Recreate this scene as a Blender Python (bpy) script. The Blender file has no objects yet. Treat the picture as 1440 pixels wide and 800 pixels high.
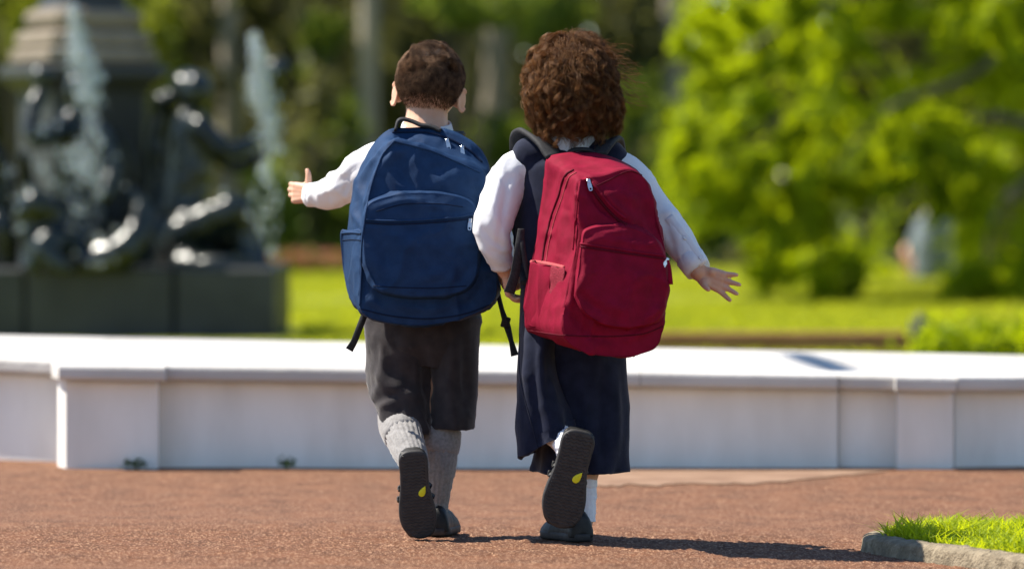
import bpy, math, random
import numpy as np
from mathutils import Vector, Matrix
from mathutils.bvhtree import BVHTree

random.seed(7)
RNG = np.random.default_rng(11)
scene = bpy.context.scene
COL = scene.collection

# ------------------------------------------------------------------ camera, sky, sun, exposure
FPX, CAMZ, HOR = 6090.0, 0.84, 250.0          # focal length in photo pixels, lens height, horizon row
cam_d = bpy.data.cameras.new('camera')
cam = bpy.data.objects.new('camera', cam_d); COL.objects.link(cam)
cam.location = (0, 0, CAMZ); cam.rotation_euler = (math.radians(90), 0, 0)
cam_d.sensor_width = 36.0; cam_d.lens = 36.0 * FPX / 1440.0
cam_d.shift_y = -(400 - HOR) / 1440.0
cam_d.clip_start = 0.1; cam_d.clip_end = 2000
cam_d.dof.use_dof = True; cam_d.dof.focus_distance = 9.93
cam_d.dof.aperture_fstop = cam_d.lens / 1000.0 / 0.063
cam_d.dof.aperture_blades = 0
scene.camera = cam

SUN_EL = math.radians(52)
SUN_AZ = math.atan2(-0.965, 0.26)
SUNV = Vector((math.sin(SUN_AZ) * math.cos(SUN_EL), math.cos(SUN_AZ) * math.cos(SUN_EL), math.sin(SUN_EL)))
world = bpy.data.worlds.new('World'); scene.world = world; world.use_nodes = True
wn = world.node_tree.nodes; wl = world.node_tree.links
sky = wn.new('ShaderNodeTexSky'); sky.sky_type = 'NISHITA'; sky.sun_disc = False
sky.sun_elevation = SUN_EL; sky.sun_rotation = SUN_AZ
sky.dust_density = 0.0; sky.air_density = 1.0; sky.ozone_density = 3.0; sky.altitude = 0
bg = wn.get('Background') or wn.new('ShaderNodeBackground')
bg.inputs['Strength'].default_value = 0.092
wl.new(sky.outputs['Color'], bg.inputs['Color'])
sun_d = bpy.data.lights.new('sun', 'SUN'); sun_d.energy = 5.0; sun_d.angle = math.radians(0.53)
sun_d.color = (1.0, 0.93, 0.82)
sun = bpy.data.objects.new('sun', sun_d); COL.objects.link(sun)
sun.location = SUNV * 40; sun.rotation_euler = SUNV.to_track_quat('Z', 'Y').to_euler()
scene.view_settings.view_transform = 'Standard'; scene.view_settings.look = 'None'
scene.view_settings.gamma = 1.0; scene.view_settings.exposure = 1.05
scene.view_settings.use_curve_mapping = False
scene.render.engine = 'CYCLES'
scene.cycles.use_denoising = True
scene.cycles.max_bounces = 8; scene.cycles.transparent_max_bounces = 12
scene.cycles.sample_clamp_indirect = 6.0

# ------------------------------------------------------------------ helpers
def P(x, y, Y):
    """photo pixel + distance -> world"""
    return np.array([(x - 720.0) * Y / FPX, Y, CAMZ - (y - HOR) * Y / FPX])

def PA(pts, Y):
    pts = np.asarray(pts, float); Y = np.broadcast_to(np.asarray(Y, float), pts.shape[:1])
    return np.stack([(pts[:, 0] - 720) * Y / FPX, Y, CAMZ - (pts[:, 1] - HOR) * Y / FPX], 1)

def _hash(ix, iy, iz, seed):
    h = (ix.astype(np.int64) * 374761393 + iy.astype(np.int64) * 668265263 + iz.astype(np.int64) * 2147483647 + seed * 974634577) & 0xFFFFFFFF
    h = ((h ^ (h >> 13)) * 1274126177) & 0xFFFFFFFF
    h = ((h ^ (h >> 16)) * 2246822519) & 0xFFFFFFFF
    return ((h ^ (h >> 15)) & 0xFFFFFF) / float(0xFFFFFF)

def vn(p, seed=0):
    """value noise in [-1,1] for (N,3) points"""
    p = np.asarray(p, float); i = np.floor(p); f = p - i; f = f * f * (3 - 2 * f); i = i.astype(np.int64)
    r = 0
    for a in (0, 1):
        for b in (0, 1):
            for c in (0, 1):
                w = (f[:, 0] if a else 1 - f[:, 0]) * (f[:, 1] if b else 1 - f[:, 1]) * (f[:, 2] if c else 1 - f[:, 2])
                r = r + w * _hash(i[:, 0] + a, i[:, 1] + b, i[:, 2] + c, seed)
    return r * 2 - 1

def fbm(p, seed=0, oct=3):
    s, a, t = 0, 1.0, 0
    p = np.asarray(p, float)
    for k in range(oct):
        s = s + a * vn(p * (2.03 ** k), seed + k * 7); t += a; a *= 0.5
    return s / t

def ridge(p, seed=0):
    return 1 - np.abs(vn(p, seed)) * 2

class Geo:
    """collects vertices and faces (quads / triangles)"""
    def __init__(s): s.v = []; s.f = []; s.n = 0
    def add(s, v, f):
        v = np.asarray(v, float)
        s.v.append(v); s.f.extend([tuple(int(i) + s.n for i in q) for q in f]); s.n += len(v)
    def verts(s): return np.concatenate(s.v) if s.v else np.zeros((0, 3))
    def loft(s, rings, cap0=True, cap1=True, closed=True):
        R = np.asarray(rings, float); n, m = R.shape[:2]
        v = R.reshape(-1, 3); f = []
        mm = m if closed else m - 1
        for i in range(n - 1):
            for j in range(mm):
                k = (j + 1) % m
                f.append((i * m + j, i * m + k, (i + 1) * m + k, (i + 1) * m + j))
        ex = []
        if cap0:
            ex.append(R[0].mean(0)); c = n * m + len(ex) - 1
            f += [(c, (j + 1) % m, j) for j in range(m)]
        if cap1:
            ex.append(R[-1].mean(0)); c = n * m + len(ex) - 1; o = (n - 1) * m
            f += [(c, o + j, o + (j + 1) % m) for j in range(m)]
        if ex: v = np.concatenate([v, np.array(ex)])
        s.add(v, f)
    def tube(s, pts, rad, seg=12, n=None, flat=1.0, up=(0, 0, 1), caps=True, rnd=True):
        pts = np.asarray(pts, float); rad = np.asarray(np.broadcast_to(rad, (len(pts),)), float)
        if n: pts, rad = smooth_path(pts, rad, n)
        if rnd and caps:
            d0 = pts[0] - pts[1]; d0 /= np.linalg.norm(d0) + 1e-9; d1 = pts[-1] - pts[-2]; d1 /= np.linalg.norm(d1) + 1e-9
            q = [0.95, 0.75, 0.4]
            a = [pts[0] + d0 * rad[0] * z for z in q]; b = [pts[-1] + d1 * rad[-1] * z for z in q]
            w = [math.sqrt(1 - z * z) for z in q]
            pts = np.concatenate([a, pts, b[::-1]]); rad = np.concatenate([[rad[0] * z for z in w], rad, [rad[-1] * z for z in w[::-1]]])
        s.loft(tube_rings(pts, rad, seg, flat, up), caps, caps)
    def ell(s, c, r, rot=None, nu=20, nv=12):
        th = np.linspace(0, math.pi, nv + 1)[1:-1]; ph = np.linspace(0, 2 * math.pi, nu, endpoint=False)
        R = np.stack([np.stack([np.sin(t) * np.cos(ph), np.sin(t) * np.sin(ph), np.full(nu, np.cos(t))], 1) for t in th])
        R = R * np.asarray(r)
        if rot is not None: R = R @ np.asarray(rot).T
        s.loft(R + np.asarray(c))
    def box(s, c, h, rot=None, bev=0.0):
        c = np.asarray(c, float); h = np.asarray(h, float)
        if bev <= 0:
            v = np.array([[x, y, z] for x in (-1, 1) for y in (-1, 1) for z in (-1, 1)]) * h
            f = [(0, 1, 3, 2), (4, 6, 7, 5), (0, 4, 5, 1), (2, 3, 7, 6), (0, 2, 6, 4), (1, 5, 7, 3)]
        else:
            q = []
            for z, i in ((-h[2], bev), (-h[2] + bev, 0), (h[2] - bev, 0), (h[2], bev)):
                x, y = h[0] - i, h[1] - i; b = bev
                q.append([[-x + b, -y, z], [x - b, -y, z], [x, -y + b, z], [x, y - b, z], [x - b, y, z], [-x + b, y, z], [-x, y - b, z], [-x, -y + b, z]])
            g = Geo(); g.loft(q); v = g.verts(); f = g.f
        if rot is not None: v = v @ np.asarray(rot).T
        s.add(v + c, f)

def smooth_path(pts, rad, n):
    """Catmull-Rom resample"""
    p = np.asarray(pts, float); k = len(p)
    q = np.concatenate([[2 * p[0] - p[1]], p, [2 * p[-1] - p[-2]]]); r = np.concatenate([[rad[0]], rad, [rad[-1]]])
    t = np.linspace(0, k - 1, n); i = np.minimum(t.astype(int), k - 2); f = (t - i)[:, None]
    a, b, c, d = q[i], q[i + 1], q[i + 2], q[i + 3]
    o = 0.5 * ((2 * b) + (-a + c) * f + (2 * a - 5 * b + 4 * c - d) * f ** 2 + (-a + 3 * b - 3 * c + d) * f ** 3)
    f1 = f[:, 0]
    return o, r[i + 1] * (1 - f1) + r[i + 2] * f1

def closed_curve(pts, n):
    p = np.asarray(pts, float); k = len(p)
    t = np.linspace(0, k, n, endpoint=False); i = t.astype(int); f = (t - i)[:, None]
    a, b, c, d = p[(i - 1) % k], p[i % k], p[(i + 1) % k], p[(i + 2) % k]
    return 0.5 * ((2 * b) + (-a + c) * f + (2 * a - 5 * b + 4 * c - d) * f ** 2 + (-a + 3 * b - 3 * c + d) * f ** 3)

def frames(pts, up=(0, 0, 1)):
    t = np.gradient(pts, axis=0); t /= np.linalg.norm(t, axis=1, keepdims=True) + 1e-12
    u = np.zeros_like(t); w = np.asarray(up, float)
    for i in range(len(pts)):
        a = w - t[i] * np.dot(w, t[i])
        if np.linalg.norm(a) < 1e-4:
            w = np.array([0.3, 1.0, 0.1]); a = w - t[i] * np.dot(w, t[i])
        a /= np.linalg.norm(a); u[i] = a; w = a
    return t, np.cross(t, u), u

def tube_rings(pts, rad, seg=12, flat=1.0, up=(0, 0, 1)):
    """flat: radius along the 'up' frame axis relative to the other"""
    t, s, u = frames(np.asarray(pts, float), up)
    a = np.linspace(0, 2 * math.pi, seg, endpoint=False)
    rad = np.asarray(rad)[:, None, None]
    return np.asarray(pts)[:, None, :] + rad * (np.cos(a)[None, :, None] * s[:, None, :] + flat * np.sin(a)[None, :, None] * u[:, None, :])

def vnormals(v, f):
    n = np.zeros_like(v)
    q = np.array([p if len(p) == 4 else (p[0], p[1], p[2], p[2]) for p in f])
    fn = np.cross(v[q[:, 2]] - v[q[:, 0]], v[q[:, 3]] - v[q[:, 1]])
    for k in range(4): np.add.at(n, q[:, k], fn)
    if np.einsum('ij,ij->', v[q[:, 0]] - v.mean(0), fn) < 0: n = -n          # always outward
    return n / (np.linalg.norm(n, axis=1, keepdims=True) + 1e-12)

def root_origin(o):
    while o.parent is not None: o = o.parent
    return np.array(o.location)

def fastmesh(name, v, f):
    me = bpy.data.meshes.new(name)
    v = np.asarray(v, np.float32)
    if isinstance(f, np.ndarray):
        m, k = f.shape
        me.vertices.add(len(v)); me.vertices.foreach_set('co', v.ravel())
        me.loops.add(m * k); me.loops.foreach_set('vertex_index', f.astype(np.int32).ravel())
        me.polygons.add(m); me.polygons.foreach_set('loop_start', np.arange(0, m * k, k, dtype=np.int32))
        me.update(calc_edges=True)
    else:
        me.from_pydata([tuple(map(float, q)) for q in v], [], [tuple(int(i) for i in q) for q in f]); me.update()
    return me

def mobj(name, v, f, mat, parent=None, smooth=True, origin=None, props=None):
    v = np.asarray(v, float)
    if parent is not None: off = root_origin(parent)
    elif origin is not None: off = np.asarray(origin, float)
    else: off = np.zeros(3)
    me = fastmesh(name, v - off, f)
    me.materials.append(mat)
    me.polygons.foreach_set('use_smooth', np.full(len(me.polygons), bool(smooth)))
    o = bpy.data.objects.new(name, me); COL.objects.link(o)
    if parent is not None: o.parent = parent
    else: o.location = off
    if props:
        for k, w in props.items(): o[k] = w
    return o

def gobj(name, g, mat, parent=None, **k): return mobj(name, g.verts(), g.f, mat, parent, **k)

def thing(name, loc, label, cat, group=None):
    o = bpy.data.objects.new(name, None); COL.objects.link(o); o.location = tuple(float(q) for q in loc)
    o.empty_display_size = 0.1
    o['label'] = label; o['category'] = cat
    if group: o['group'] = group
    return o

def remeshed(g, voxel, smooth_it=4, factor=0.5):
    me = fastmesh('tmp', g.verts(), g.f); o = bpy.data.objects.new('tmp', me); COL.objects.link(o)
    m = o.modifiers.new('r', 'REMESH'); m.mode = 'VOXEL'; m.voxel_size = voxel; m.use_smooth_shade = True
    if smooth_it:
        sm = o.modifiers.new('s', 'SMOOTH'); sm.factor = factor; sm.iterations = smooth_it
    dg = bpy.context.evaluated_depsgraph_get(); ev = o.evaluated_get(dg); r = bpy.data.meshes.new_from_object(ev)
    v = np.empty(len(r.vertices) * 3); r.vertices.foreach_get('co', v); v = v.reshape(-1, 3)
    f = np.empty(len(r.loops), int); r.loops.foreach_get('vertex_index', f)
    if len(f) == 4 * len(r.polygons): f = f.reshape(-1, 4)
    else: f = [tuple(p.vertices) for p in r.polygons]
    bpy.data.objects.remove(o); bpy.data.meshes.remove(me); bpy.data.meshes.remove(r)
    return v, f

class Surf:
    """ray helper: the point where a photo pixel's line of sight meets built surfaces"""
    def __init__(s, *vf):
        V = []; F = []; n = 0
        for v, f in vf:
            V += [tuple(q) for q in v]; F += [tuple(int(i) + n for i in q) for q in f]; n = len(V)
        s.b = BVHTree.FromPolygons(V, F)
    def hit(s, x, y, off=0.0):
        d = Vector(P(x, y, 10.0)) - Vector((0, 0, CAMZ)); d.normalize()
        h, n, i, k = s.b.ray_cast(Vector((0, 0, CAMZ)), d)
        if h is None: return None, None
        if n.dot(d) > 0: n = -n
        return np.array(h + n * off), np.array(n)
    def line(s, pts, n=40, off=0.001):
        p2, _ = smooth_path(np.asarray(pts, float), np.ones(len(pts)), n)
        o = []; last = None
        for q in p2:
            h, nn = s.hit(q[0], q[1], off)
            if h is not None: o.append(h)
        return np.array(o)

def rotm(ax, ang): return np.array(Matrix.Rotation(ang, 3, ax))

def basis(f, up):
    f = np.asarray(f, float); f /= np.linalg.norm(f); u = np.asarray(up, float); u = u - f * np.dot(u, f); u /= np.linalg.norm(u)
    return f, np.cross(f, u), u

# ------------------------------------------------------------------ materials
def mat(name, c1, c2=None, scale=20.0, rough=0.8, bump=0.0, bscale=200.0, bdist=0.002, spec=0.3, sss=0.0, sssr=(1, .4, .25), ssscale=0.01,
        metal=0.0, transl=0.0, tcol=None, sheen=0.0, detail=4.0, stretch=None, speck=None, speckscale=300.0, contrast=(0.35, 0.65), trans=0.0, coat=0.0):
    m = bpy.data.materials.new(name); m.use_nodes = True
    N = m.node_tree.nodes; L = m.node_tree.links; b = N['Principled BSDF']
    b.inputs['Base Color'].default_value = (*c1, 1); b.inputs['Roughness'].default_value = rough
    b.inputs['Specular IOR Level'].default_value = spec; b.inputs['Metallic'].default_value = metal
    b.inputs['Transmission Weight'].default_value = trans; b.inputs['Coat Weight'].default_value = coat
    if sheen: b.inputs['Sheen Weight'].default_value = sheen; b.inputs['Sheen Roughness'].default_value = 0.4
    if sss:
        b.inputs['Subsurface Weight'].default_value = sss; b.inputs['Subsurface Radius'].default_value = sssr; b.inputs['Subsurface Scale'].default_value = ssscale
    tc = N.new('ShaderNodeTexCoord'); vec = tc.outputs['Object']
    if stretch:
        mp = N.new('ShaderNodeMapping'); mp.inputs['Scale'].default_value = stretch; L.new(vec, mp.inputs['Vector']); vec = mp.outputs['Vector']
    col = None
    if c2 is not None:
        nz = N.new('ShaderNodeTexNoise'); nz.inputs['Scale'].default_value = scale; nz.inputs['Detail'].default_value = detail
        L.new(vec, nz.inputs['Vector'])
        rp = N.new('ShaderNodeValToRGB'); rp.color_ramp.elements[0].position = contrast[0]; rp.color_ramp.elements[1].position = contrast[1]
        rp.color_ramp.elements[0].color = (*c1, 1); rp.color_ramp.elements[1].color = (*c2, 1)
        L.new(nz.outputs['Fac'], rp.inputs['Fac']); col = rp.outputs['Color']
        if speck is not None:
            vo = N.new('ShaderNodeTexVoronoi'); vo.inputs['Scale'].default_value = speckscale; L.new(vec, vo.inputs['Vector'])
            r2 = N.new('ShaderNodeValToRGB'); r2.color_ramp.elements[0].position = 0.72; r2.color_ramp.elements[1].position = 0.95
            r2.color_ramp.elements[0].color = (0, 0, 0, 1); r2.color_ramp.elements[1].color = (1, 1, 1, 1)
            sx = N.new('ShaderNodeSeparateColor'); L.new(vo.outputs['Color'], sx.inputs['Color']); L.new(sx.outputs['Red'], r2.inputs['Fac'])
            mx = N.new('ShaderNodeMix'); mx.data_type = 'RGBA'; L.new(r2.outputs['Color'], mx.inputs['Factor']); L.new(col, mx.inputs['A'])
            mx.inputs['B'].default_value = (*speck, 1); col = mx.outputs['Result']
        L.new(col, b.inputs['Base Color'])
    if bump:
        n2 = N.new('ShaderNodeTexNoise'); n2.inputs['Scale'].default_value = bscale; n2.inputs['Detail'].default_value = 3
        L.new(vec, n2.inputs['Vector'])
        bp = N.new('ShaderNodeBump'); bp.inputs['Strength'].default_value = bump; bp.inputs['Distance'].default_value = bdist
        L.new(n2.outputs['Fac'], bp.inputs['Height']); L.new(bp.outputs['Normal'], b.inputs['Normal'])
    if transl:
        t = N.new('ShaderNodeBsdfTranslucent'); t.inputs['Color'].default_value = (*(tcol or c1), 1)
        if col is not None and tcol is None: L.new(col, t.inputs['Color'])
        ms = N.new('ShaderNodeMixShader'); ms.inputs['Fac'].default_value = transl
        L.new(b.outputs['BSDF'], ms.inputs[1]); L.new(t.outputs['BSDF'], ms.inputs[2])
        L.new(ms.outputs['Shader'], N['Material Output'].inputs['Surface'])
    return m

def leafmat(name, c1, c2, tcol, transl=0.45, scale=2.5, rough=0.55):
    return mat(name, c1, c2, scale=scale, rough=rough, spec=0.15, transl=transl, tcol=tcol, detail=3)

def weave(name, c1, c2, rough=0.75, sheen=0.15, scale=900.0, strength=0.35):
    """woven cloth: crossed fine waves as relief plus blotchy tone"""
    m = mat(name, c1, c2, scale=35, rough=rough, spec=0.12, sheen=sheen)
    N = m.node_tree.nodes; L = m.node_tree.links; b = N['Principled BSDF']; tc = [n for n in N if n.type == 'TEX_COORD'][0]
    hs = []
    for d in ('X', 'Z'):
        w = N.new('ShaderNodeTexWave'); w.bands_direction = d; w.inputs['Scale'].default_value = scale / 6.28; w.inputs['Distortion'].default_value = 1.5
        w.inputs['Detail'].default_value = 1; L.new(tc.outputs['Object'], w.inputs['Vector']); hs.append(w.outputs['Fac'])
    a = N.new('ShaderNodeMath'); a.operation = 'ADD'; L.new(hs[0], a.inputs[0]); L.new(hs[1], a.inputs[1])
    n2 = N.new('ShaderNodeTexNoise'); n2.inputs['Scale'].default_value = 60; n2.inputs['Detail'].default_value = 4; L.new(tc.outputs['Object'], n2.inputs['Vector'])
    a2 = N.new('ShaderNodeMath'); a2.operation = 'MULTIPLY_ADD'; L.new(n2.outputs['Fac'], a2.inputs[0]); a2.inputs[1].default_value = 5.0; L.new(a.outputs[0], a2.inputs[2])
    bp = N.new('ShaderNodeBump'); bp.inputs['Strength'].default_value = strength; bp.inputs['Distance'].default_value = 0.0006
    L.new(a2.outputs[0], bp.inputs['Height']); L.new(bp.outputs['Normal'], b.inputs['Normal'])
    return m

M = {}
M['asphalt'] = mat('red_asphalt', (.092, .036, .0165), (.155, .063, .029), scale=9, rough=0.9, bump=0.9, bscale=260, bdist=0.004, speck=(.38, .22, .13), speckscale=280, detail=8)
M['earth'] = mat('earth', (.07, .09, .02), (.12, .16, .03), scale=1.2, rough=0.95)
M['soil'] = mat('soil', (.10, .06, .03), (.17, .10, .05), scale=30, rough=0.95, bump=.6, bscale=90, bdist=.01)
M['wall'] = mat('whitewash', (.66, .635, .59), (.83, .81, .77), scale=5, rough=0.85, bump=.35, bscale=60, bdist=.004, detail=8, stretch=(1, 1, .3), contrast=(.3, .6))
M['coping'] = mat('coping_stone', (.42, .40, .37), (.56, .54, .51), scale=2.2, rough=.85, bump=.4, bscale=45, bdist=.005, detail=8)
M['patch'] = mat('pale_concrete', (.19, .11, .068), (.27, .17, .11), scale=8, rough=.9)
M['kerb'] = mat('kerb_concrete', (.15, .12, .08), (.27, .22, .15), scale=34, rough=.95, bump=1.0, bscale=140, bdist=.006)
M['grass'] = leafmat('grass_blade', (.20, .27, .015), (.30, .37, .03), (.62, .68, .01), .5, 6)
M['lawn'] = leafmat('lawn_blade', (.19, .22, .010), (.27, .30, .015), (.55, .57, .02), .5, .8)
M['weed'] = leafmat('weed_leaf', (.03, .06, .015), (.06, .10, .02), (.08, .14, .02), .3, 20)
M['dryleaf'] = mat('dry_leaf', (.42, .30, .14), (.55, .42, .22), scale=60, rough=.7)
M['bark'] = mat('pale_bark', (.26, .22, .16), (.38, .33, .25), scale=6, rough=.9, bump=.5, bscale=25, bdist=.02, stretch=(1, 1, .25))
M['dbark'] = mat('dark_bark', (.07, .06, .05), (.14, .12, .10), scale=6, rough=.9, bump=.5, bscale=25, bdist=.02)
M['lime'] = leafmat('lime_leaf', (.085, .135, .005), (.15, .195, .006), (.60, .70, .006), .50, 1.6)
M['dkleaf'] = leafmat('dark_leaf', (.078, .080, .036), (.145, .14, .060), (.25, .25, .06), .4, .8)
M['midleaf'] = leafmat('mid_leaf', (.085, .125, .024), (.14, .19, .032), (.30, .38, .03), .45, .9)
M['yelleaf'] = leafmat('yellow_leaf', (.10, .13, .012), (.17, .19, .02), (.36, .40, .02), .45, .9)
M['flower'] = leafmat('flower_petal', (.40, .15, .10), (.50, .22, .14), (.5, .2, .12), .3, 4)
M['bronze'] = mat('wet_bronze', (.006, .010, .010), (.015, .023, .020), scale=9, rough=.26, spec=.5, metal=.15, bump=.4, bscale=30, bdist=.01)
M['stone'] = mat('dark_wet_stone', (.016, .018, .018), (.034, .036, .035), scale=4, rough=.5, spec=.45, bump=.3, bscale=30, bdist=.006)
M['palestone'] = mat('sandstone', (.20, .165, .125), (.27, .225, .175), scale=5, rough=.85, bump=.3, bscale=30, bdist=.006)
M['water'] = mat('water_drop', (.88, .94, .96), rough=.06, spec=.7, trans=.82)
M['timber'] = mat('edging_timber', (.28, .13, .05), (.36, .18, .07), scale=9, rough=.85)
M['post'] = mat('dark_post', (.04, .045, .05), (.07, .07, .075), scale=20, rough=.7)
M['skin'] = mat('skin', (.56, .31, .20), (.62, .37, .255), scale=25, rough=.5, spec=.35, sss=.22, sssr=(1, .35, .18), ssscale=.012, bump=.15, bscale=350, bdist=.0008)
M['hairb'] = mat('short_brown_hair', (.075, .042, .025), (.22, .125, .070), scale=70, rough=.6, spec=.12)
M['hairg'] = mat('curly_brown_hair', (.040, .019, .009), (.27, .135, .052), scale=75, rough=.5, spec=.22, transl=.34, tcol=(.58, .31, .11))
M['scalp'] = mat('hair_mass', (.026, .014, .009), (.045, .025, .015), scale=60, rough=.8, spec=.1)
M['scalpb'] = mat('cropped_hair', (.040, .025, .018), (.075, .045, .030), scale=120, rough=.7, spec=.2, bump=.8, bscale=420, bdist=.004)
M['shirt'] = mat('white_cotton', (.82, .84, .88), (.87, .88, .91), scale=8, rough=.8, spec=.2, transl=.2, tcol=(.84, .85, .88), bump=.2, bscale=70, bdist=.003)
M['shorts'] = weave('charcoal_wool', (.030, .027, .030), (.046, .040, .042), rough=.85, sheen=.25, scale=1400)
M['navy'] = weave('navy_wool', (.008, .011, .026), (.014, .018, .040), rough=.85, sheen=.2, scale=1400)
M['sockg'] = mat('grey_knit', (.21, .20, .195), (.29, .28, .275), scale=150, rough=.9, sheen=.3, bump=.5, bscale=500, bdist=.001)
M['sockw'] = mat('white_knit', (.74, .75, .80), (.82, .83, .86), scale=120, rough=.9, bump=.4, bscale=500, bdist=.001)
M['leather'] = mat('black_leather', (.010, .010, .010), (.018, .018, .018), scale=60, rough=.5, spec=.3, bump=.25, bscale=300, bdist=.001)
M['rubber'] = mat('black_rubber', (.022, .021, .022), (.036, .034, .034), scale=80, rough=.62, spec=.4, bump=.2, bscale=400, bdist=.001)
M['yellow'] = mat('yellow_rubber', (.62, .60, .02), rough=.5)
M['blue'] = weave('blue_canvas', (.009, .030, .082), (.013, .040, .105), rough=.65, sheen=.0)
M['red'] = weave('crimson_canvas', (.165, .0018, .017), (.21, .0027, .024), rough=.75, sheen=.0)
M['redtrim'] = weave('crimson_elastic', (.36, .05, .06), (.42, .08, .085), rough=.7)
M['redmesh'] = mat('crimson_netting', (.16, .004, .016), (.27, .012, .035), scale=420, rough=.8, bump=1.0, bscale=420, bdist=.003)
M['zipred'] = mat('dark_red_zip', (.06, .002, .009), (.11, .005, .015), scale=500, rough=.7, spec=.1)
M['zipblue'] = mat('navy_zip', (.004, .010, .032), (.008, .018, .048), scale=500, rough=.7, spec=.1)
M['strap'] = mat('black_webbing', (.012, .012, .014), (.026, .026, .029), scale=200, rough=.75, bump=.5, bscale=600, bdist=.001)
M['metal'] = mat('nickel', (.62, .62, .62), (.72, .72, .71), scale=80, rough=.28, metal=1.0)
M['button'] = mat('button', (.62, .62, .64), (.72, .72, .72), scale=80, rough=.3)
M['shadedshirt'] = mat('shaded_blue_cotton', (.12, .15, .165), (.16, .19, .21), scale=6, rough=.85)  # pale cotton darkened in its base colour to carry the tree's shade
M['brownskirt'] = mat('red_brown_cloth', (.22, .09, .06), (.28, .12, .08), scale=8, rough=.9)
M['eye'] = mat('eye_white', (.8, .8, .8), rough=.2)

# ------------------------------------------------------------------ ground, path
def sheet(name, xs, ys, zf, mt, kind='structure', z0=0.0):
    X, Y = np.meshgrid(xs, ys); v = np.stack([X.ravel(), Y.ravel(), np.full(X.size, z0)], 1)
    if zf is not None: v[:, 2] += zf(v)
    m, n = len(xs), len(ys)
    i = (np.arange(n - 1)[:, None] * m + np.arange(m - 1)[None, :]).ravel()
    f = np.stack([i, i + 1, i + m + 1, i + m], 1)
    o = mobj(name, v, f, mt); o['kind'] = kind; return o

sheet('ground', np.linspace(-300, 300, 41), np.linspace(-40, 560, 41), None, M['earth'], z0=-0.16)
xs = np.concatenate([np.linspace(-7, -1.5, 40)[:-1], np.arange(-1.5, 1.5, .0055), np.linspace(1.5, 7, 40)])
ys = np.concatenate([np.linspace(3, 9.0, 30)[:-1], np.arange(9.0, 10.9, .009), np.linspace(10.9, 13.6, 90)])
def crown(Y):
    """gentle cross-fall of the path under the children"""
    return np.interp(Y, [3, 8.6, 9.3, 10.6, 11.2, 12.2, 14], [.03, .03, .021, -.018, -.018, 0, 0])
def gz(X, Y):
    """path height: cross-fall plus a slight fall towards the grass island"""
    X, Y = np.asarray(X, float), np.asarray(Y, float)
    return crown(Y) - .032 * np.clip(X - .15, 0, 1.6) * np.clip((11.9 - Y) / 1.2, 0, 1)
def asph(v):
    fine = np.clip((1.5 - np.abs(v[:, 0])) * 5, 0, 1) * np.clip((v[:, 1] - 9.0) * 5, 0, 1) * np.clip((10.9 - v[:, 1]) * 2.5, 0, 1)
    q = v * np.array([1, 1, 0])
    g = np.clip(vn(q * 100, 3), -.25, 1) * .0032 + vn(q * 165, 5) * .0016
    return g * fine + fbm(q * 1.3, 9, 2) * .003 + gz(v[:, 0], v[:, 1])
path_o = sheet('path', xs, ys, asph, M['asphalt'])
path_o['label'] = 'red-brown coarse asphalt path the two children walk along'

# pale concrete strip along the wall foot
g = Geo(); n = 90; t = np.linspace(0, 1, n)
X = .22 + .86 * t; wob = fbm(np.stack([t * 16, t * 0, t * 0], 1), 4)
yb = 12.40 + 0 * t; yf = 12.40 - .50 * np.clip((1 - t) * 2.0, .02, 1) ** .8 + wob * .14 * (1 - t)
rows = []
for k in np.linspace(0, 1, 12):
    q = np.stack([X, yf * (1 - k) + yb * k, 0 * t], 1); q[:, 2] = asph(q) + .003; rows.append(q)
g.loft(np.stack(rows), False, False, closed=False)
o = gobj('paving_strip', g, M['patch']); o['kind'] = 'structure'

# ------------------------------------------------------------------ low white wall
wall = thing('low_wall', P(640, 657, 12.55) * [1, 1, 0], 'low white rendered wall with overhanging coping beyond the children', 'wall')
def zt(X): return .304 - .0135 * (X + 1.5)          # coping top falls slowly to one side
def prism(name, plan_f, y_back, z0, z1f, mt, parent, bev=.012):
    """plan_f: front plan points (X,Y) left to right; body back to y_back; bevelled upper front edge"""
    p = np.asarray(plan_f, float); n = len(p)
    g = Geo(); prof = []
    def row(dy, zf): return np.stack([p[:, 0], p[:, 1] + dy, zf], 1)
    zt1 = np.array([z1f(x) for x in p[:, 0]]); zb = np.full(n, z0) if np.isscalar(z0) else np.array([z0(x) for x in p[:, 0]])
    back = np.array([y_back(x) if callable(y_back) else y_back for x in p[:, 0]])
    R = [np.stack([p[:, 0], back, zb], 1), row(bev * .6, zb), row(0, zb + bev), row(0, zt1 - bev), row(bev * .3, zt1 - bev * .3), row(bev, zt1), np.stack([p[:, 0], back, zt1], 1)]
    R = np.stack(R, 1)                                  # (n, profile, 3): loft along the plan
    g.loft(R, True, True)
    return gobj(name, g, mt, parent, smooth=False)
def sx(px, Y): return (px - 720) * Y / FPX
def yback(X): return 14.62 - .16 * (X + 1.5)
coph = .042
body_top = lambda x: zt(x) - coph - .002
secs = [  # px start, px end, Y start, Y end, kind
    (-420, 81, 13.45, 12.80, 'panel'), (76, 222, 12.515, 12.49, 'pier'), (223.5, 640, 12.56, 12.545, 'panel'), (641.5, 1178, 12.545, 12.55, 'panel'),
    (1179.5, 1261, 12.58, 12.545, 'panel'), (1262, 1341, 12.49, 12.50, 'pier'), (1342.5, 1900, 12.555, 12.85, 'panel')]
for a, b, y0, y1, k in secs:
    x0, x1 = sx(a, y0), sx(b, y1)
    pl = [(x0, y0), (x1, y1)]
    if k == 'pier' and a < 100: pl = [(x0, y0 + .10), (x0 + .034, y0), (x1, y1)]
    prism('wall_panel' if k == 'panel' else 'pier', pl, lambda x: yback(x) - .05, -.02, body_top, M['wall'], wall)
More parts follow.
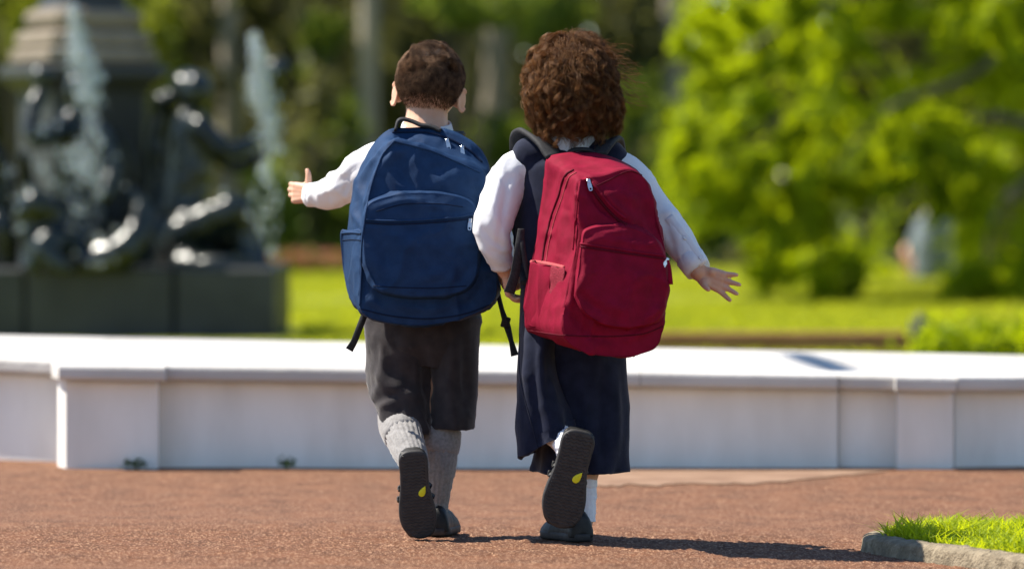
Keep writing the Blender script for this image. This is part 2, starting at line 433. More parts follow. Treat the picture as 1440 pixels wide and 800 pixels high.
cops = [(-420, 79, 13.39, 12.74, 0), (66, 232, 12.455, 12.435, 1), (233.5, 520, 12.495, 12.48, 0), (521, 900, 12.48, 12.485, 0), (901, 1178, 12.485, 12.49, 0), (1179.5, 1258, 12.515, 12.48, 0), (1259.5, 1345, 12.44, 12.445, 0), (1346.5, 1900, 12.49, 12.78, 0)]
for a, b, y0, y1, k in cops:
    x0, x1 = sx(a, y0), sx(b, y1)
    pl = [(x0, y0), (x1, y1)] if not k else [(x0, y0 + .12), (x0 + .034, y0), (x1, y1)]
    prism('coping_stone', pl, yback, lambda x: zt(x) - coph, zt, M['coping'], wall, bev=.01)

# little weeds at the wall foot
def leaf_quads(c, n, spread, ln, wd, rng, up=0.0):
    """n little pointed leaves (4-vertex rhombs) scattered round centres c"""
    c = np.asarray(c, float)
    base = c[rng.integers(0, len(c), n)] + rng.normal(0, 1, (n, 3)) * np.asarray(spread)
    d = rng.normal(0, 1, (n, 3)); d[:, 2] += up; d /= np.linalg.norm(d, axis=1, keepdims=True)
    w = np.cross(d, rng.normal(0, 1, (n, 3))); w /= np.linalg.norm(w, axis=1, keepdims=True) + 1e-9
    L = ln * rng.uniform(.6, 1.3, (n, 1)); W = wd * rng.uniform(.6, 1.3, (n, 1))
    v = np.stack([base - d * L * .5, base + w * W * .5, base + d * L * .5, base - w * W * .5], 1).reshape(-1, 3)
    return v, np.arange(4 * n).reshape(-1, 4)

def blades(base, h, w, rng, lean=.35, seg=1):
    """grass blades; base (n,3)"""
    n = len(base); a = rng.uniform(0, 2 * math.pi, n); s = np.stack([np.cos(a), np.sin(a), 0 * a], 1)
    l = np.stack([rng.normal(0, lean, n), rng.normal(0, lean, n), np.ones(n)], 1); l /= np.linalg.norm(l, axis=1, keepdims=True)
    H = (h * rng.uniform(.5, 1.25, n))[:, None]; W = (w * rng.uniform(.6, 1.3, n))[:, None]
    bend = np.stack([rng.normal(0, .3, n), rng.normal(0, .3, n), -.15 * np.ones(n)], 1) * H
    mid = base + l * H * .55; tip = base + l * H + bend
    v = np.stack([base - s * W, base + s * W, mid + s * W * .8, mid - s * W * .8, tip], 1).reshape(-1, 3)
    i = np.arange(n)[:, None] * 5
    return v, np.concatenate([i + [[0, 1, 2, 3]], i + [[3, 2, 4, 4]]])

def blades_mesh(name, base, h, w, rng, mt, lean=.35, parent=None):
    v, f = blades(base, h, w, rng, lean)
    q = f[:len(base)]; t = f[len(base):, :3]
    o = mobj(name, v, [tuple(a) for a in q] + [tuple(a) for a in t], mt, parent, smooth=False)
    return o

for px, py, w_, h_, lab in ((188, 655, .05, .03, 'small dark weed at the foot of the white pier'), (402, 650, .035, .032, 'small weed sprouting where the long wall panel meets asphalt')):
    c = P(px, py, 12.46); c[2] = .004
    r = np.random.default_rng(px)
    v, f = leaf_quads(c[None] + [0, 0, h_ * .5], 90, (w_ * .35, .012, h_ * .25), .016, .006, r, up=.8)
    v[:, 2] = np.maximum(v[:, 2], .003)
    mobj('weed', v, f, M['weed'], origin=c, smooth=False, props={'label': lab, 'category': 'weed', 'group': 'weeds along the wall foot'})

# ------------------------------------------------------------------ grass island with concrete kerb
isl = np.array([(.812, 10.02), (.83, 9.84), (.93, 9.58), (1.10, 9.24), (1.45, 8.6), (3.2, 8.3), (3.4, 11.0), (2.4, 11.1), (1.7, 10.95), (1.2, 10.62), (.90, 10.26)])
ic = closed_curve(isl, 1100)
def inset(c, d):
    t = np.roll(c, -1, 0) - np.roll(c, 1, 0); t /= np.linalg.norm(t, axis=1, keepdims=True)
    return c + np.stack([-t[:, 1], t[:, 0]], 1) * d
kw = .062
prof = [(-.006, -.02), (-.004, .005), (-.001, .018), (.0, .030), (.002, .033), (.006, .037), (.012, .040), (.020, .041), (.030, .042), (.040, .041), (.048, .040), (.055, .036), (kw, .026), (kw, -.02)]
rings = []
for d, z in prof:
    q = inset(ic, d); rings.append(np.concatenate([q, (z + gz(q[:, 0], q[:, 1]))[:, None]], 1))
R = np.stack(rings); nz = (fbm(R.reshape(-1, 3) * 22, 8) * .006 + fbm(R.reshape(-1, 3) * 90, 18, 2) * .0045).reshape(R.shape[:2]); R[:, :, 2] += nz; R[:, :, 1] += nz * .8; R[:, :, 0] += nz * .5
g = Geo(); g.loft(R, False, False)
o = gobj('kerb', g, M['kerb']); o['kind'] = 'structure'
inner = inset(ic, kw - .004); g = Geo(); g.loft(np.stack([np.concatenate([inner, (gz(inner[:, 0], inner[:, 1]) + .015)[:, None]], 1), np.concatenate([inner * .6 + inner.mean(0) * .4, (gz(inner[:, 0] * .6 + inner[:, 0].mean() * .4, inner[:, 1]) + .02)[:, None]], 1)]), False, True)
o = gobj('soil_bed', g, M['soil']); o['kind'] = 'structure'
def inside(poly, p):
    r = np.zeros(len(p), bool); n = len(poly)
    for i in range(n):
        a, b = poly[i], poly[(i + 1) % n]
        k = ((a[1] > p[:, 1]) != (b[1] > p[:, 1])) & (p[:, 0] < (b[0] - a[0]) * (p[:, 1] - a[1]) / (b[1] - a[1] + 1e-12) + a[0]); r ^= k
    return r
rg = np.random.default_rng(5)
p = np.stack([rg.uniform(.85, 1.75, 90000), rg.uniform(8.6, 11.0, 90000)], 1)
p = p[inside(inset(ic, kw + .002), p)]
dens = vn(np.concatenate([p * 9, p[:, :1] * 0], 1), 2) * .5 + .75; p = p[rg.uniform(0, 1, len(p)) < dens][:46000]
b3 = np.concatenate([p, (gz(p[:, 0], p[:, 1]) + .015)[:, None]], 1)
hh = .068 * (1 + .4 * vn(b3 * 9, 12))
v, f = blades(b3, hh, .0031, rg, .6)
o = mobj('grass', v, [tuple(a) for a in f[:len(p)]] + [tuple(a[:3]) for a in f[len(p):]], M['grass'], smooth=False); o['kind'] = 'stuff'
o['label'] = 'bright lime grass tufts inside the concrete kerb'
# fallen dry leaves by the kerb
for k, (px, py, s_, lab) in enumerate(((1222, 771, .013, 'small dry leaf at the tip of the kerb'), (1241, 772, .022, 'largest pale dry leaf lying against the kerb'), (1252, 775, .015, 'dry leaf overlapping the pale one by the kerb'), (1273, 778, .013, 'upright curled dry leaf by the kerb'), (1344, 788, .010, 'tiny dry leaf alone along the straight kerb'))):
    Y = FPX * CAMZ / (py - HOR)
    for _ in range(6): c = P(px, py, Y); Y = FPX * (CAMZ - float(gz(c[0], Y)) - .006) / (py - HOR)
    c = P(px, py, Y); c[2] = float(gz(c[0], Y)) + .006
    g = Geo(); a = np.linspace(0, 2 * math.pi, 14, endpoint=False); r = s_ * (.7 + .3 * np.cos(2 * a)) * (1 + .12 * np.cos(5 * a + k))
    ring = np.stack([r * np.cos(a), r * .7 * np.sin(a), .35 * s_ * np.cos(a) ** 2 + .004 + (s_ * .5 * np.maximum(np.sin(a), 0))], 1)
    cs, sn = math.cos(k * 1.3), math.sin(k * 1.3); rz = np.array([[cs, -sn, 0], [sn, cs, 0], [0, 0, 1]])
    lo = np.array([ring * [.05, .05, 1] , ring]) ; top_ = lo @ rz.T + c
    g.loft(top_, True, False); v = g.verts(); v[:, 2] = np.maximum(v[:, 2], c[2])
    gobj('fallen_leaf', g, M['dryleaf'], origin=c, props={'label': lab, 'category': 'leaf', 'group': 'dry leaves by the kerb'})

# ------------------------------------------------------------------ lawn, bed and edging beyond the wall
o = sheet('lawn', np.linspace(-34, 36, 120), np.linspace(14.2, 40, 60), lambda v: fbm(v * .4, 3, 2) * .03, mat('lawn_turf', (.15, .18, .010), (.22, .24, .016), scale=.9, rough=.95, detail=5), z0=.0)
rg = np.random.default_rng(6)
nb = 90000
yy = 20 + 20 * rg.uniform(0, 1, nb) ** 1.3; xx = rg.uniform(-1, 1, nb) * (yy * .118 + .8) + .4
ok_ = ~((xx < -1.15) & (yy < 24.2)); xx, yy = xx[ok_], yy[ok_]; nb = len(xx)
b3 = np.stack([xx, yy, np.zeros(nb)], 1)
v, f = blades(b3, .05 * (1 + .3 * vn(b3 * .8, 3)), .007, rg, .5)
o = mobj('grass', v, [tuple(a) for a in f[:nb]] + [tuple(a[:3]) for a in f[nb:]], M['lawn'], smooth=False); o['kind'] = 'stuff'; o['label'] = 'sunlit yellow-green lawn grass beyond the white wall'
# timber edging of the bed and its end post
e0, e1 = P(905, 478, 20.4), P(1283, 480, 20.6)
g = Geo(); mid = (e0 + e1) / 2; g.box((mid[0], mid[1], .05), ((e1[0] - e0[0]) / 2, .04, .06), bev=.008)
gobj('bed_edging', g, M['timber'], origin=(mid[0], mid[1], 0), props={'label': 'long brown timber edging board on the lawn behind the wall', 'category': 'edging'}, smooth=False)
pp = P(1291, 480, 20.5); g = Geo(); g.box((pp[0] + .01, pp[1], .085), (.045, .045, .09), bev=.01); g.tube([(pp[0] + .01, pp[1], .17), (pp[0] + .01, pp[1], .195)], [.03, .012], 10)
gobj('short_post', g, M['post'], origin=(pp[0] + .01, pp[1], 0), props={'label': 'short dark post ending the timber edging board', 'category': 'post'})
# bright ground plants right of the post
for k in range(9):
    px = 1312 + k * 26 + (k % 3) * 5; c = P(px, 484, 19.4 + .25 * (k % 2)); c[2] = 0
    r = np.random.default_rng(40 + k); t = thing('leafy_plant', c, 'bright green low leafy plant in the row past the short dark post', 'plant', 'ground plants beyond the wall')
    v, f = leaf_quads(c[None] + [0, 0, .09], 220, (.05, .05, .05), .05, .03, r, up=.6); v[:, 2] = np.maximum(v[:, 2], .005)
    mobj('foliage', v, f, M['lime'], t, smooth=False)
    g = Geo(); g.tube([c, c + [0, 0, .1]], [.006, .003], 6); gobj('stem', g, M['weed'], t)
# flower bed at the lawn's far edge
for k in range(5):
    px = 392 + k * 22; Y = 37.0 + .3 * (k % 2); c = P(px, 390, Y); c[2] = 0
    r = np.random.default_rng(80 + k); t = thing('flower_clump', c, 'low clump of reddish flowers along the far edge of lawn', 'flowers', 'flower bed beyond the lawn')
    v, f = leaf_quads(c[None] + [0, 0, .09], 160, (.07, .06, .05), .07, .035, r, up=.6); v[:, 2] = np.maximum(v[:, 2], .005)
    mobj('foliage', v, f, M['midleaf'], t, smooth=False)
    v, f = leaf_quads(c[None] + [0, -.02, .15], 110, (.07, .06, .03), .045, .045, r)
    mobj('blossom', v, f, M['flower'], t, smooth=False)

# added post with a flat head, out of view, only to shade the coping
lp = np.array([-2.62, 16.75, 0.0]); s3 = np.array(SUNV) / SUNV.z
A_, B_ = np.array([.915, 14.05, .27]) + s3 * 5.75, np.array([.975, 12.75, .27]) + s3 * 5.75
caster = thing('shadow_caster', lp, 'tall post with a long flat head, added out of view to shade the coping', 'shadow caster')
g = Geo(); g.tube([lp, lp + [0, 0, .5], lp + [0, 0, 5.9], A_ + [0, .3, .02]], [.09, .06, .045, .04], 14, n=24); gobj('post', g, M['post'], caster)
g = Geo(); g.loft([np.array([(A_ * (1 - t) + B_ * t) + [w * math.cos(q), 0,    .035 * math.sin(q)] for q in np.linspace(0, 2 * math.pi, 14, endpoint=False)]) for t, w in ((0, .035), (.1, .045), (.5, .06), (.9, .05), (1, .03))]); gobj('caster_head', g, M['post'], caster)

# ------------------------------------------------------------------ woodland behind the lawn
def copy_tree(o, loc, label=None):
    c = o.copy(); COL.objects.link(c); c.location = tuple(float(q) for q in loc)
    if label: c['label'] = label
    for ch in o.children:
        d = ch.copy(); COL.objects.link(d); d.parent = c
    return c

def place(px):
    for lim, s_ in ((-500, 'well past the fountain'), (-300, 'past the fountain plinth'), (-100, 'close behind the far end of the fountain'), (60, 'behind the fountain column'), (240, 'beside the fountain cornice'), (350, 'by the trunk past the fountain jet'), (455, 'above the outstretched hand'), (545, 'round the pale straight trunk'),
                    (655, 'behind the short-haired child'), (745, 'between the two heads'), (870, 'behind the curly-haired child'), (990, 'by the trunk next to the lime tree'), (1180, 'behind the outer sprays of the lime tree'), (1360, 'in the gap behind the seated person')):
        if px < lim: return s_
    if px < 1500: return 'behind the lime tree trunk'
    return 'well past the lime tree trunk along the lawn edge'

def wood_tree(base, r0, h, seed, label, group, bark, leaf, crown_r=2.6, nl=1300):
    r = np.random.default_rng(seed); base = np.asarray(base, float); base[2] = 0
    t = thing('tree', base, label, 'tree', group)
    g = Geo(); bend = r.normal(0, .06, 2)
    pts = [base + [0, 0, -.1], base + [bend[0] * .3, bend[1], h * .3], base + [bend[0], bend[1], h * .65], base + [bend[0] * 1.5, 0, h]]
    g.tube(pts, [r0 * 1.25, r0, r0 * .9, r0 * .5], 14, n=16)
    cs = []
    for k in range(9):
        a = r.uniform(0, 6.28); d = np.array([math.cos(a), math.sin(a), r.uniform(.3, .9)]); s = base + [bend[0], bend[1], h * r.uniform(.6, .95)]
        e = s + d * crown_r * r.uniform(.5, .9); g.tube([s, (s + e) / 2 + [0, 0, .15], e], [r0 * .4, r0 * .25, r0 * .08], 6, n=6); cs.append(e)
    gobj('trunk', g, bark, t)
    cc = np.array(cs + [base + [0, 0, h + .6]]); v, f = leaf_quads(cc, nl, (crown_r * .33, crown_r * .33, crown_r * .25), .26, .16, r)
    mobj('crown', v, f, leaf, t, smooth=False)
    return t
LT = 'pale bare tree trunk rising out of the dark shrubbery'
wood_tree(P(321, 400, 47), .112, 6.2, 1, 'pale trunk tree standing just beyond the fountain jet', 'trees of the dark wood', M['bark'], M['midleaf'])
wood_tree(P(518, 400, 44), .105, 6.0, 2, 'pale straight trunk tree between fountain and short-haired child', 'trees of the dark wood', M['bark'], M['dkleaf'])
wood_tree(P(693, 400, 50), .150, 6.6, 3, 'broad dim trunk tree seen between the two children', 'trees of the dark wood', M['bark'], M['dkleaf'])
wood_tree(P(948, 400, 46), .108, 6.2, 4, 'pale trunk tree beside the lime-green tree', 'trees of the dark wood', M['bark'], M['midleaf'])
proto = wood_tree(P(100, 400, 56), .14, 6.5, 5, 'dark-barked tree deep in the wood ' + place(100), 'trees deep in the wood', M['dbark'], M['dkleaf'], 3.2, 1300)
for px, Y in ((-160, 50), (430, 57), (610, 60), (800, 55), (870, 61), (1080, 54), (1250, 60), (1420, 52), (260, 62), (1600, 58), (1750, 50), (1900, 46), (2100, 52), (2350, 47), (-420, 48), (-650, 52), (-900, 46)):
    c = P(px, 400, Y); c[2] = 0; copy_tree(proto, c, 'dark-barked tree deep in the wood ' + place(px))

# shrubs of the understorey
def shrub(px, py, Y, rw, rh, leaf, seed, label, n=1500, ls=.12):
    r = np.random.default_rng(seed); c = P(px, py, Y); b = c * [1, 1, 0]
    t = thing('shrub', b, label, 'shrub', 'shrubs under the trees')
    w, h = rw * Y / FPX, rh * Y / FPX
    lo = max(.15, c[2] - h * .4)
    cs = [c + r.normal(0, 1, 3) * [w * .4, w * .3, h * .4] for _ in range(12)]
    for q in cs: q[2] = max(q[2], .15)
    v, f = leaf_quads(cs, n, (w * .2, w * .2, h * .2), ls, ls * .55, r); v[:, 2] = np.maximum(v[:, 2], 0.01)
    mobj('foliage', v, f, leaf, t, smooth=False)
    g = Geo()
    for q in cs[:7]: g.tube([b + [0, 0, -.05], b * .5 + q * .5 + [0, 0, .02], q], [.03, .02, .008], 6, n=6)
    gobj('stem', g, M['dbark'], t)
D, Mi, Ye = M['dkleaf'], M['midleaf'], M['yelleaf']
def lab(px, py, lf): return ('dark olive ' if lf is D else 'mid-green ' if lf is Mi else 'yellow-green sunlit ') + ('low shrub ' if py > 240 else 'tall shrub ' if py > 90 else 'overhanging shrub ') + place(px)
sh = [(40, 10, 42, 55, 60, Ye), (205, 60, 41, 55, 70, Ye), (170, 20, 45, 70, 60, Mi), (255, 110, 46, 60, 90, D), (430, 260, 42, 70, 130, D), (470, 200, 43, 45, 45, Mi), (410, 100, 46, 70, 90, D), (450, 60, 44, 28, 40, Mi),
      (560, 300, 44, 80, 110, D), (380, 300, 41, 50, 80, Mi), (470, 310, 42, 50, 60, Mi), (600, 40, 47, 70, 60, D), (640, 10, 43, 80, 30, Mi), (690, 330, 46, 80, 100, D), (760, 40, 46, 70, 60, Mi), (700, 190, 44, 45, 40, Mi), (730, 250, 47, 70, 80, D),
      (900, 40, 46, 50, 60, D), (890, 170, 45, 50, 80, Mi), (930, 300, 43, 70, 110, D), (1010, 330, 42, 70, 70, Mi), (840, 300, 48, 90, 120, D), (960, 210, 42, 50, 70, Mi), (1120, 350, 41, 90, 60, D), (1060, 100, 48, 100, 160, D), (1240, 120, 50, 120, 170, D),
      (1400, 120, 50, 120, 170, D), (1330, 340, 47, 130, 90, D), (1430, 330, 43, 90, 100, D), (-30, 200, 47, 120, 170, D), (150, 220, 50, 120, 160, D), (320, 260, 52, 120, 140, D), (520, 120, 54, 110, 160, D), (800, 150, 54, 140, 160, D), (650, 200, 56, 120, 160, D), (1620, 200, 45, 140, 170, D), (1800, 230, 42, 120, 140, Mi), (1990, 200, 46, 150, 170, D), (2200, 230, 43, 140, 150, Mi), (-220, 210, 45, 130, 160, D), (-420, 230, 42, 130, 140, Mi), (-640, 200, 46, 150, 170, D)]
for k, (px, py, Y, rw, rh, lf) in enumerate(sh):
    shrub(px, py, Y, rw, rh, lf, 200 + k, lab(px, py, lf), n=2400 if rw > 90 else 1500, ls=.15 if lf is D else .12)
# far wood that reads as one mass
r = np.random.default_rng(77)
cs = np.stack([r.uniform(-30, 32, 620), r.uniform(62, 76, 620), r.uniform(.2, 9, 620)], 1)
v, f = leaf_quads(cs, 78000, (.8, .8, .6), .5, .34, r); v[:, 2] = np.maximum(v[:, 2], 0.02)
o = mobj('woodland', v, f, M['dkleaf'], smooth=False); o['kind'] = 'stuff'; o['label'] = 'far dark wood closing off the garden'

# ------------------------------------------------------------------ feathery lime-green tree
r = np.random.default_rng(31)
tb = np.array([4.3, 31.5, 0.0])
lt = thing('lime_tree', tb, 'feathery lime-green tree with low drooping branches over the lawn', 'tree')
bright = [(1010, 30), (1060, 15), (1120, 20), (1190, 45), (985, 85), (1040, 90), (1000, 130), (965, 175), (1015, 185), (950, 230), (985, 245), (1060, 160), (1100, 70), (960, 290), (1020, 285), (1075, 300), (1100, 330), (1130, 280),
          (1150, 245), (1185, 200), (1140, 330), (1090, 375), (1150, 375), (1170, 395), (1215, 260), (1240, 210), (1290, 215), (1325, 170), (1340, 230), (1250, 30), (1320, 40), (1390, 25), (1430, 90), (1370, 265), (1385, 230), (1330, 285), (1060, 235), (1110, 200), (1260, 250),
          (1395, 410), (1420, 395), (1435, 425), (1375, 400)]
clump = []
for px, py in bright:
    for k in range(3):
        clump.append(P(px + r.normal(0, 13), py + r.normal(0, 11), 29.4 + r.uniform(-.9, .7)))
inner = [P(r.uniform(1040, 1760), r.uniform(-250, 375), r.uniform(31.2, 33.5)) for _ in range(120)]
inner += [P(r.uniform(990, 1750), r.uniform(-330, -20), r.uniform(29, 33)) for _ in range(70)]
inner += [P(r.uniform(1050, 1330), r.uniform(-360, -70), r.uniform(30.6, 33.2)) for _ in range(70)]
inner += [P(r.uniform(1445, 1800), r.uniform(0, 400), r.uniform(28.5, 32)) for _ in range(40)]
inner = [q for q in inner if not (abs((q[0] / q[1] * FPX + 720) - 1312) < 45 and 265 < (CAMZ - q[2]) / q[1] * FPX + HOR < 395)]
clump = [q for q in clump if not (abs((q[0] / q[1] * FPX + 720) - 1312) < 38 and 288 < (CAMZ - q[2]) / q[1] * FPX + HOR < 395)]
V = []; n = 0
def sprays(cl, m, sp, ln, wd):
    cl = np.array(cl); k = len(cl)
    dr = r.normal(0, 1, (k, 3)); dr[:, 2] -= .7; dr[:, 0] -= .4; dr /= np.linalg.norm(dr, axis=1, keepdims=True)
    i = r.integers(0, k, m); t = r.uniform(-1, 1, (m, 1))
    base = cl[i] + dr[i] * t * sp * 2.0 + r.normal(0, 1, (m, 3)) * sp * .42
    d = dr[i] + r.normal(0, .55, (m, 3)); d /= np.linalg.norm(d, axis=1, keepdims=True)
    w = np.cross(d, r.normal(0, 1, (m, 3))); w /= np.linalg.norm(w, axis=1, keepdims=True)
    L = ln * r.uniform(.6, 1.3, (m, 1)); W = wd * r.uniform(.6, 1.3, (m, 1))
    return np.stack([base - d * L * .5, base + w * W * .5, base + d * L * .5, base - w * W * .5], 1).reshape(-1, 3)
v1 = sprays(clump, 46000, .085, .085, .028); v2 = sprays(inner, 32000, .22, .15, .05)
v = np.concatenate([v1, v2]); v[:, 2] = np.maximum(v[:, 2], .02)
mobj('crown', v, np.arange(len(v)).reshape(-1, 4), M['lime'], lt, smooth=False)
g = Geo(); g.tube([tb + [0, 0, -.1], tb + [-.05, 0, 1.2], tb + [-.2, .1, 2.6], tb + [-.3, .2, 4.2]], [.24, .19, .14, .06], 14, n=16)
gobj('trunk', g, M['dbark'], lt)
limbs = [[tb + [-.05, 0, 1.3], P(1440, 75, 30.8), P(1340, 120, 30.3), P(1255, 150, 30.0), P(1170, 240, 29.6)], [tb + [-.05, 0, 1.1], P(1420, 170, 30.6), P(1330, 180, 30), P(1200, 300, 29.7)],
         [tb + [-.15, .05, 2.1], P(1300, -30, 30.6), P(1120, 30, 29.8), P(1000, 110, 29.5)], [tb + [0, 0, 1.0], P(1470, 240, 30.5), P(1400, 300, 30), P(1385, 395, 29.7)], [tb + [-.15, .05, 2.5], P(1350, -160, 30.6), P(1150, -60, 30), P(1010, 20, 29.6)]]
for L_ in limbs:
    g = Geo(); g.tube(L_, np.linspace(.06, .010, len(L_)), 8, n=18); gobj('limb', g, M['dbark'], lt)
# two clumps of weeping leaves near ground are part of the crown

# ------------------------------------------------------------------ person sitting far off in the tree's shade
fp = P(1312, 410, 35.5); fp[2] = 0
far = thing('person', fp, 'person in pale blue-grey shirt sitting hunched on grass under the tree', 'person')
def F(x, y, d=0.0): return P(x, y, 35.5 + d)
g = Geo()
g.ell(F(1306, 283, .22), (.085, .1, .11)); g.tube([F(1310, 300, .15), F(1312, 322, .05)], [.05, .06], 10)
g.tube([F(1312, 318, .02), F(1312, 350), F(1313, 388)], [.12, .13, .15], 14, n=8, flat=.8, up=(0, 1, 0))
g.tube([F(1300, 388, .1), F(1278, 352, .5), F(1284, 392, .8)], [.08, .065, .05], 10, n=10)
g.tube([F(1325, 388, .1), F(1330, 355, .5), F(1322, 392, .8)], [.08, .065, .05], 10, n=10)
g.tube([F(1292, 325, .05), F(1284, 355, .15), F(1290, 378, .35)], [.045, .04, .03], 10, n=8); g.tube([F(1332, 325, .05), F(1342, 355, .2), F(1325, 375, .4)], [.045, .04, .03], 10, n=8)
v, f = remeshed(g, .018, 3); mobj('body', v, f, M['skin'], far)
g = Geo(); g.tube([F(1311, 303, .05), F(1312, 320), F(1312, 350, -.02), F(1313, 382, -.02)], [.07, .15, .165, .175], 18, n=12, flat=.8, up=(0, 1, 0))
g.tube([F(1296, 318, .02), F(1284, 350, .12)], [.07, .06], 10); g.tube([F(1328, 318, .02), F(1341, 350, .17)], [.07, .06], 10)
v, f = remeshed(g, .015, 3); v += vnormals(v, f) * (fbm(v * 14, 4) * .012)[:, None]; mobj('shirt', v, f, M['shadedshirt'], far)
g = Geo(); g.tube([F(1313, 384, 0), F(1290, 362, .35), F(1280, 358, .5)], [.14, .10, .085], 12, n=8); g.tube([F(1314, 386, 0), F(1328, 366, .4), F(1330, 360, .5)], [.13, .10, .085], 12, n=8)
v, f = remeshed(g, .015, 3); mobj('trousers', v, f, M['brownskirt'], far)
g = Geo(); g.ell(F(1306, 279, .20), (.098, .11, .115)); mobj('hair', g.verts(), g.f, M['scalp'], far)

# ------------------------------------------------------------------ bronze and stone fountain
FY = 23.5
fc = P(117, 400, FY); fc[2] = 0
ft = thing('fountain', fc, 'dark stone fountain with bronze figures on a wide plinth', 'fountain')
def sq_ring(Rpx, py, rot=-15.0, Y=FY, cx=117, cut=.10):
    R = Rpx * Y / FPX; c = P(cx, py, Y); out = []
    for k in range(4):
        a = math.radians(rot + 90 * k)
        for d in (-cut, cut):
            b = a + d; out.append([c[0] + R * math.sin(b), c[1] - R * math.cos(b), c[2]])
    return out
tiers = [('upper_shaft', [(50, -420), (54, -40), (62, 8), (72, 14)]), ('moulding', [(70, 14), (82, 18), (86, 28), (80, 38), (74, 44)]), ('moulding', [(88, 45), (98, 50), (99, 62), (92, 68)]),
         ('moulding', [(96, 69), (107, 73), (107, 86), (98, 92)]), ('cornice', [(112, 93), (124, 97), (124, 108), (112, 118), (100, 130)]), ('shaft', [(96, 131), (94, 150), (94, 330), (104, 345), (106, 372)])]
for nm, pr in tiers:
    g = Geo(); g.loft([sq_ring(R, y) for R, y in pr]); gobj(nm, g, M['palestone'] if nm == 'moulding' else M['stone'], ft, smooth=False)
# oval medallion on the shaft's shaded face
na = math.radians(30); nrm = np.array([math.sin(na), -math.cos(na), 0]); tx = np.array([math.cos(na), math.sin(na), 0])
mc = P(117, 245, FY) + nrm * (94 * FY / FPX * math.cos(math.pi / 4) + .012)
a = np.linspace(0, 2 * math.pi, 28, endpoint=False)
g = Geo(); g.tube(np.array([mc + tx * .15 * math.cos(q) + np.array([0, 0, .24 * math.sin(q)]) for q in np.append(a, [a[0], a[1]])]), .025, 8, caps=False)
gobj('medallion', g, M['bronze'], ft)
# plinth slabs, butted with open joints
py0 = P(0, 377, 22.45)[2]
for x0, x1 in ((-420, -130), (-127, 33), (36, 243), (246, 386)):
    a_, b_ = P(x0, 0, 22.45)[0], P(x1, 0, 22.45)[0]
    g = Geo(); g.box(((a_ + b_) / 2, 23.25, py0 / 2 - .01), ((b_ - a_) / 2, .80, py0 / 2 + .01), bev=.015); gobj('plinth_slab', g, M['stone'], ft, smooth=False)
# bronze figures
def fig(name, parts, Y, voxel=.016, amp=.01, seed=1):
    g = Geo()
    for p in parts:
        if p[0] == 'e': g.ell(P(p[1], p[2], Y + p[5]), (p[3] * Y / FPX, p[3] * Y / FPX * 1.05, p[4] * Y / FPX))
        else: g.tube([P(q[0], q[1], Y + (q[3] if len(q) > 3 else 0)) for q in p[1]], [q[2] * Y / FPX for q in p[1]], 12, n=10)
    v, f = remeshed(g, voxel, 2); v += vnormals(v, f) * (fbm(v * 16, seed) * amp)[:, None]
    v[:, 2] = np.maximum(v[:, 2], py0 - .02)
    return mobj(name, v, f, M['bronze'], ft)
fig('bronze_figure', [('e', 277, 128, 23, 27, -.05), ('e', 262, 122, 22, 24, .05), ('t', [(278, 150, 14), (270, 172, 30), (268, 230, 33), (258, 300, 36), (256, 345, 42)]), ('t', [(282, 178, 17, -.12), (318, 212, 14, -.15), (350, 205, 12, -.1), (374, 186, 10, 0)]),
      ('t', [(282, 185, 16, .1), (322, 232, 13, .2), (360, 225, 12, .2), (382, 205, 10, .1)]), ('t', [(390, 98, 17), (384, 130, 9), (379, 205, 8)]), ('t', [(262, 330, 32, -.1), (318, 300, 24, -.2), (340, 296, 21, -.2), (346, 340, 16, -.2), (350, 378, 13, -.25)]),
      ('t', [(262, 340, 30, .1), (318, 335, 24, .1), (352, 340, 20, .1), (366, 378, 14, 0)]), ('t', [(236, 150, 18, .15), (230, 210, 26, .2), (236, 300, 34, .2), (250, 372, 42, .1)]), ('e', 236, 140, 22, 15, .1), ('t', [(260, 372, 20, -.2), (310, 374, 16, -.3), (372, 376, 13, -.3)])], 23.0, seed=3)
fig('bronze_figure', [('e', 112, 128, 21, 26, -.05), ('t', [(110, 150, 13), (108, 175, 30), (112, 240, 34), (116, 320, 38), (112, 368, 44)]), ('t', [(90, 180, 16, -.1), (50, 196, 14, -.25), (44, 165, 12, -.2), (62, 118, 10, -.1)]), ('e', 60, 108, 17, 17, -.1),
      ('t', [(130, 180, 16, -.1), (160, 225, 14, -.2), (150, 275, 12, -.3)]), ('t', [(105, 325, 30, -.15), (55, 290, 25, -.3), (38, 300, 20, -.3), (44, 340, 17, -.3), (46, 376, 13, -.35)]), ('t', [(115, 330, 30, -.1), (75, 340, 24, -.35), (62, 352, 18, -.4), (90, 376, 13, -.45)]),
      ('t', [(72, 340, 18, .1), (40, 260, 12, .15), (34, 220, 9, .1)]), ('t', [(130, 372, 30, -.3), (180, 350, 26, -.35), (200, 300, 16, -.3), (185, 270, 9, -.25)])], 22.75, seed=5)
fig('bronze_figure', [('e', -40, 150, 24, 28, 0), ('t', [(-40, 175, 16), (-44, 200, 32), (-40, 280, 36), (-36, 372, 46)]), ('t', [(-20, 200, 16), (10, 250, 14), (5, 300, 12)]), ('t', [(-30, 340, 32, -.1), (5, 320, 24, -.2), (10, 376, 16, -.2)])], 22.9, seed=8)

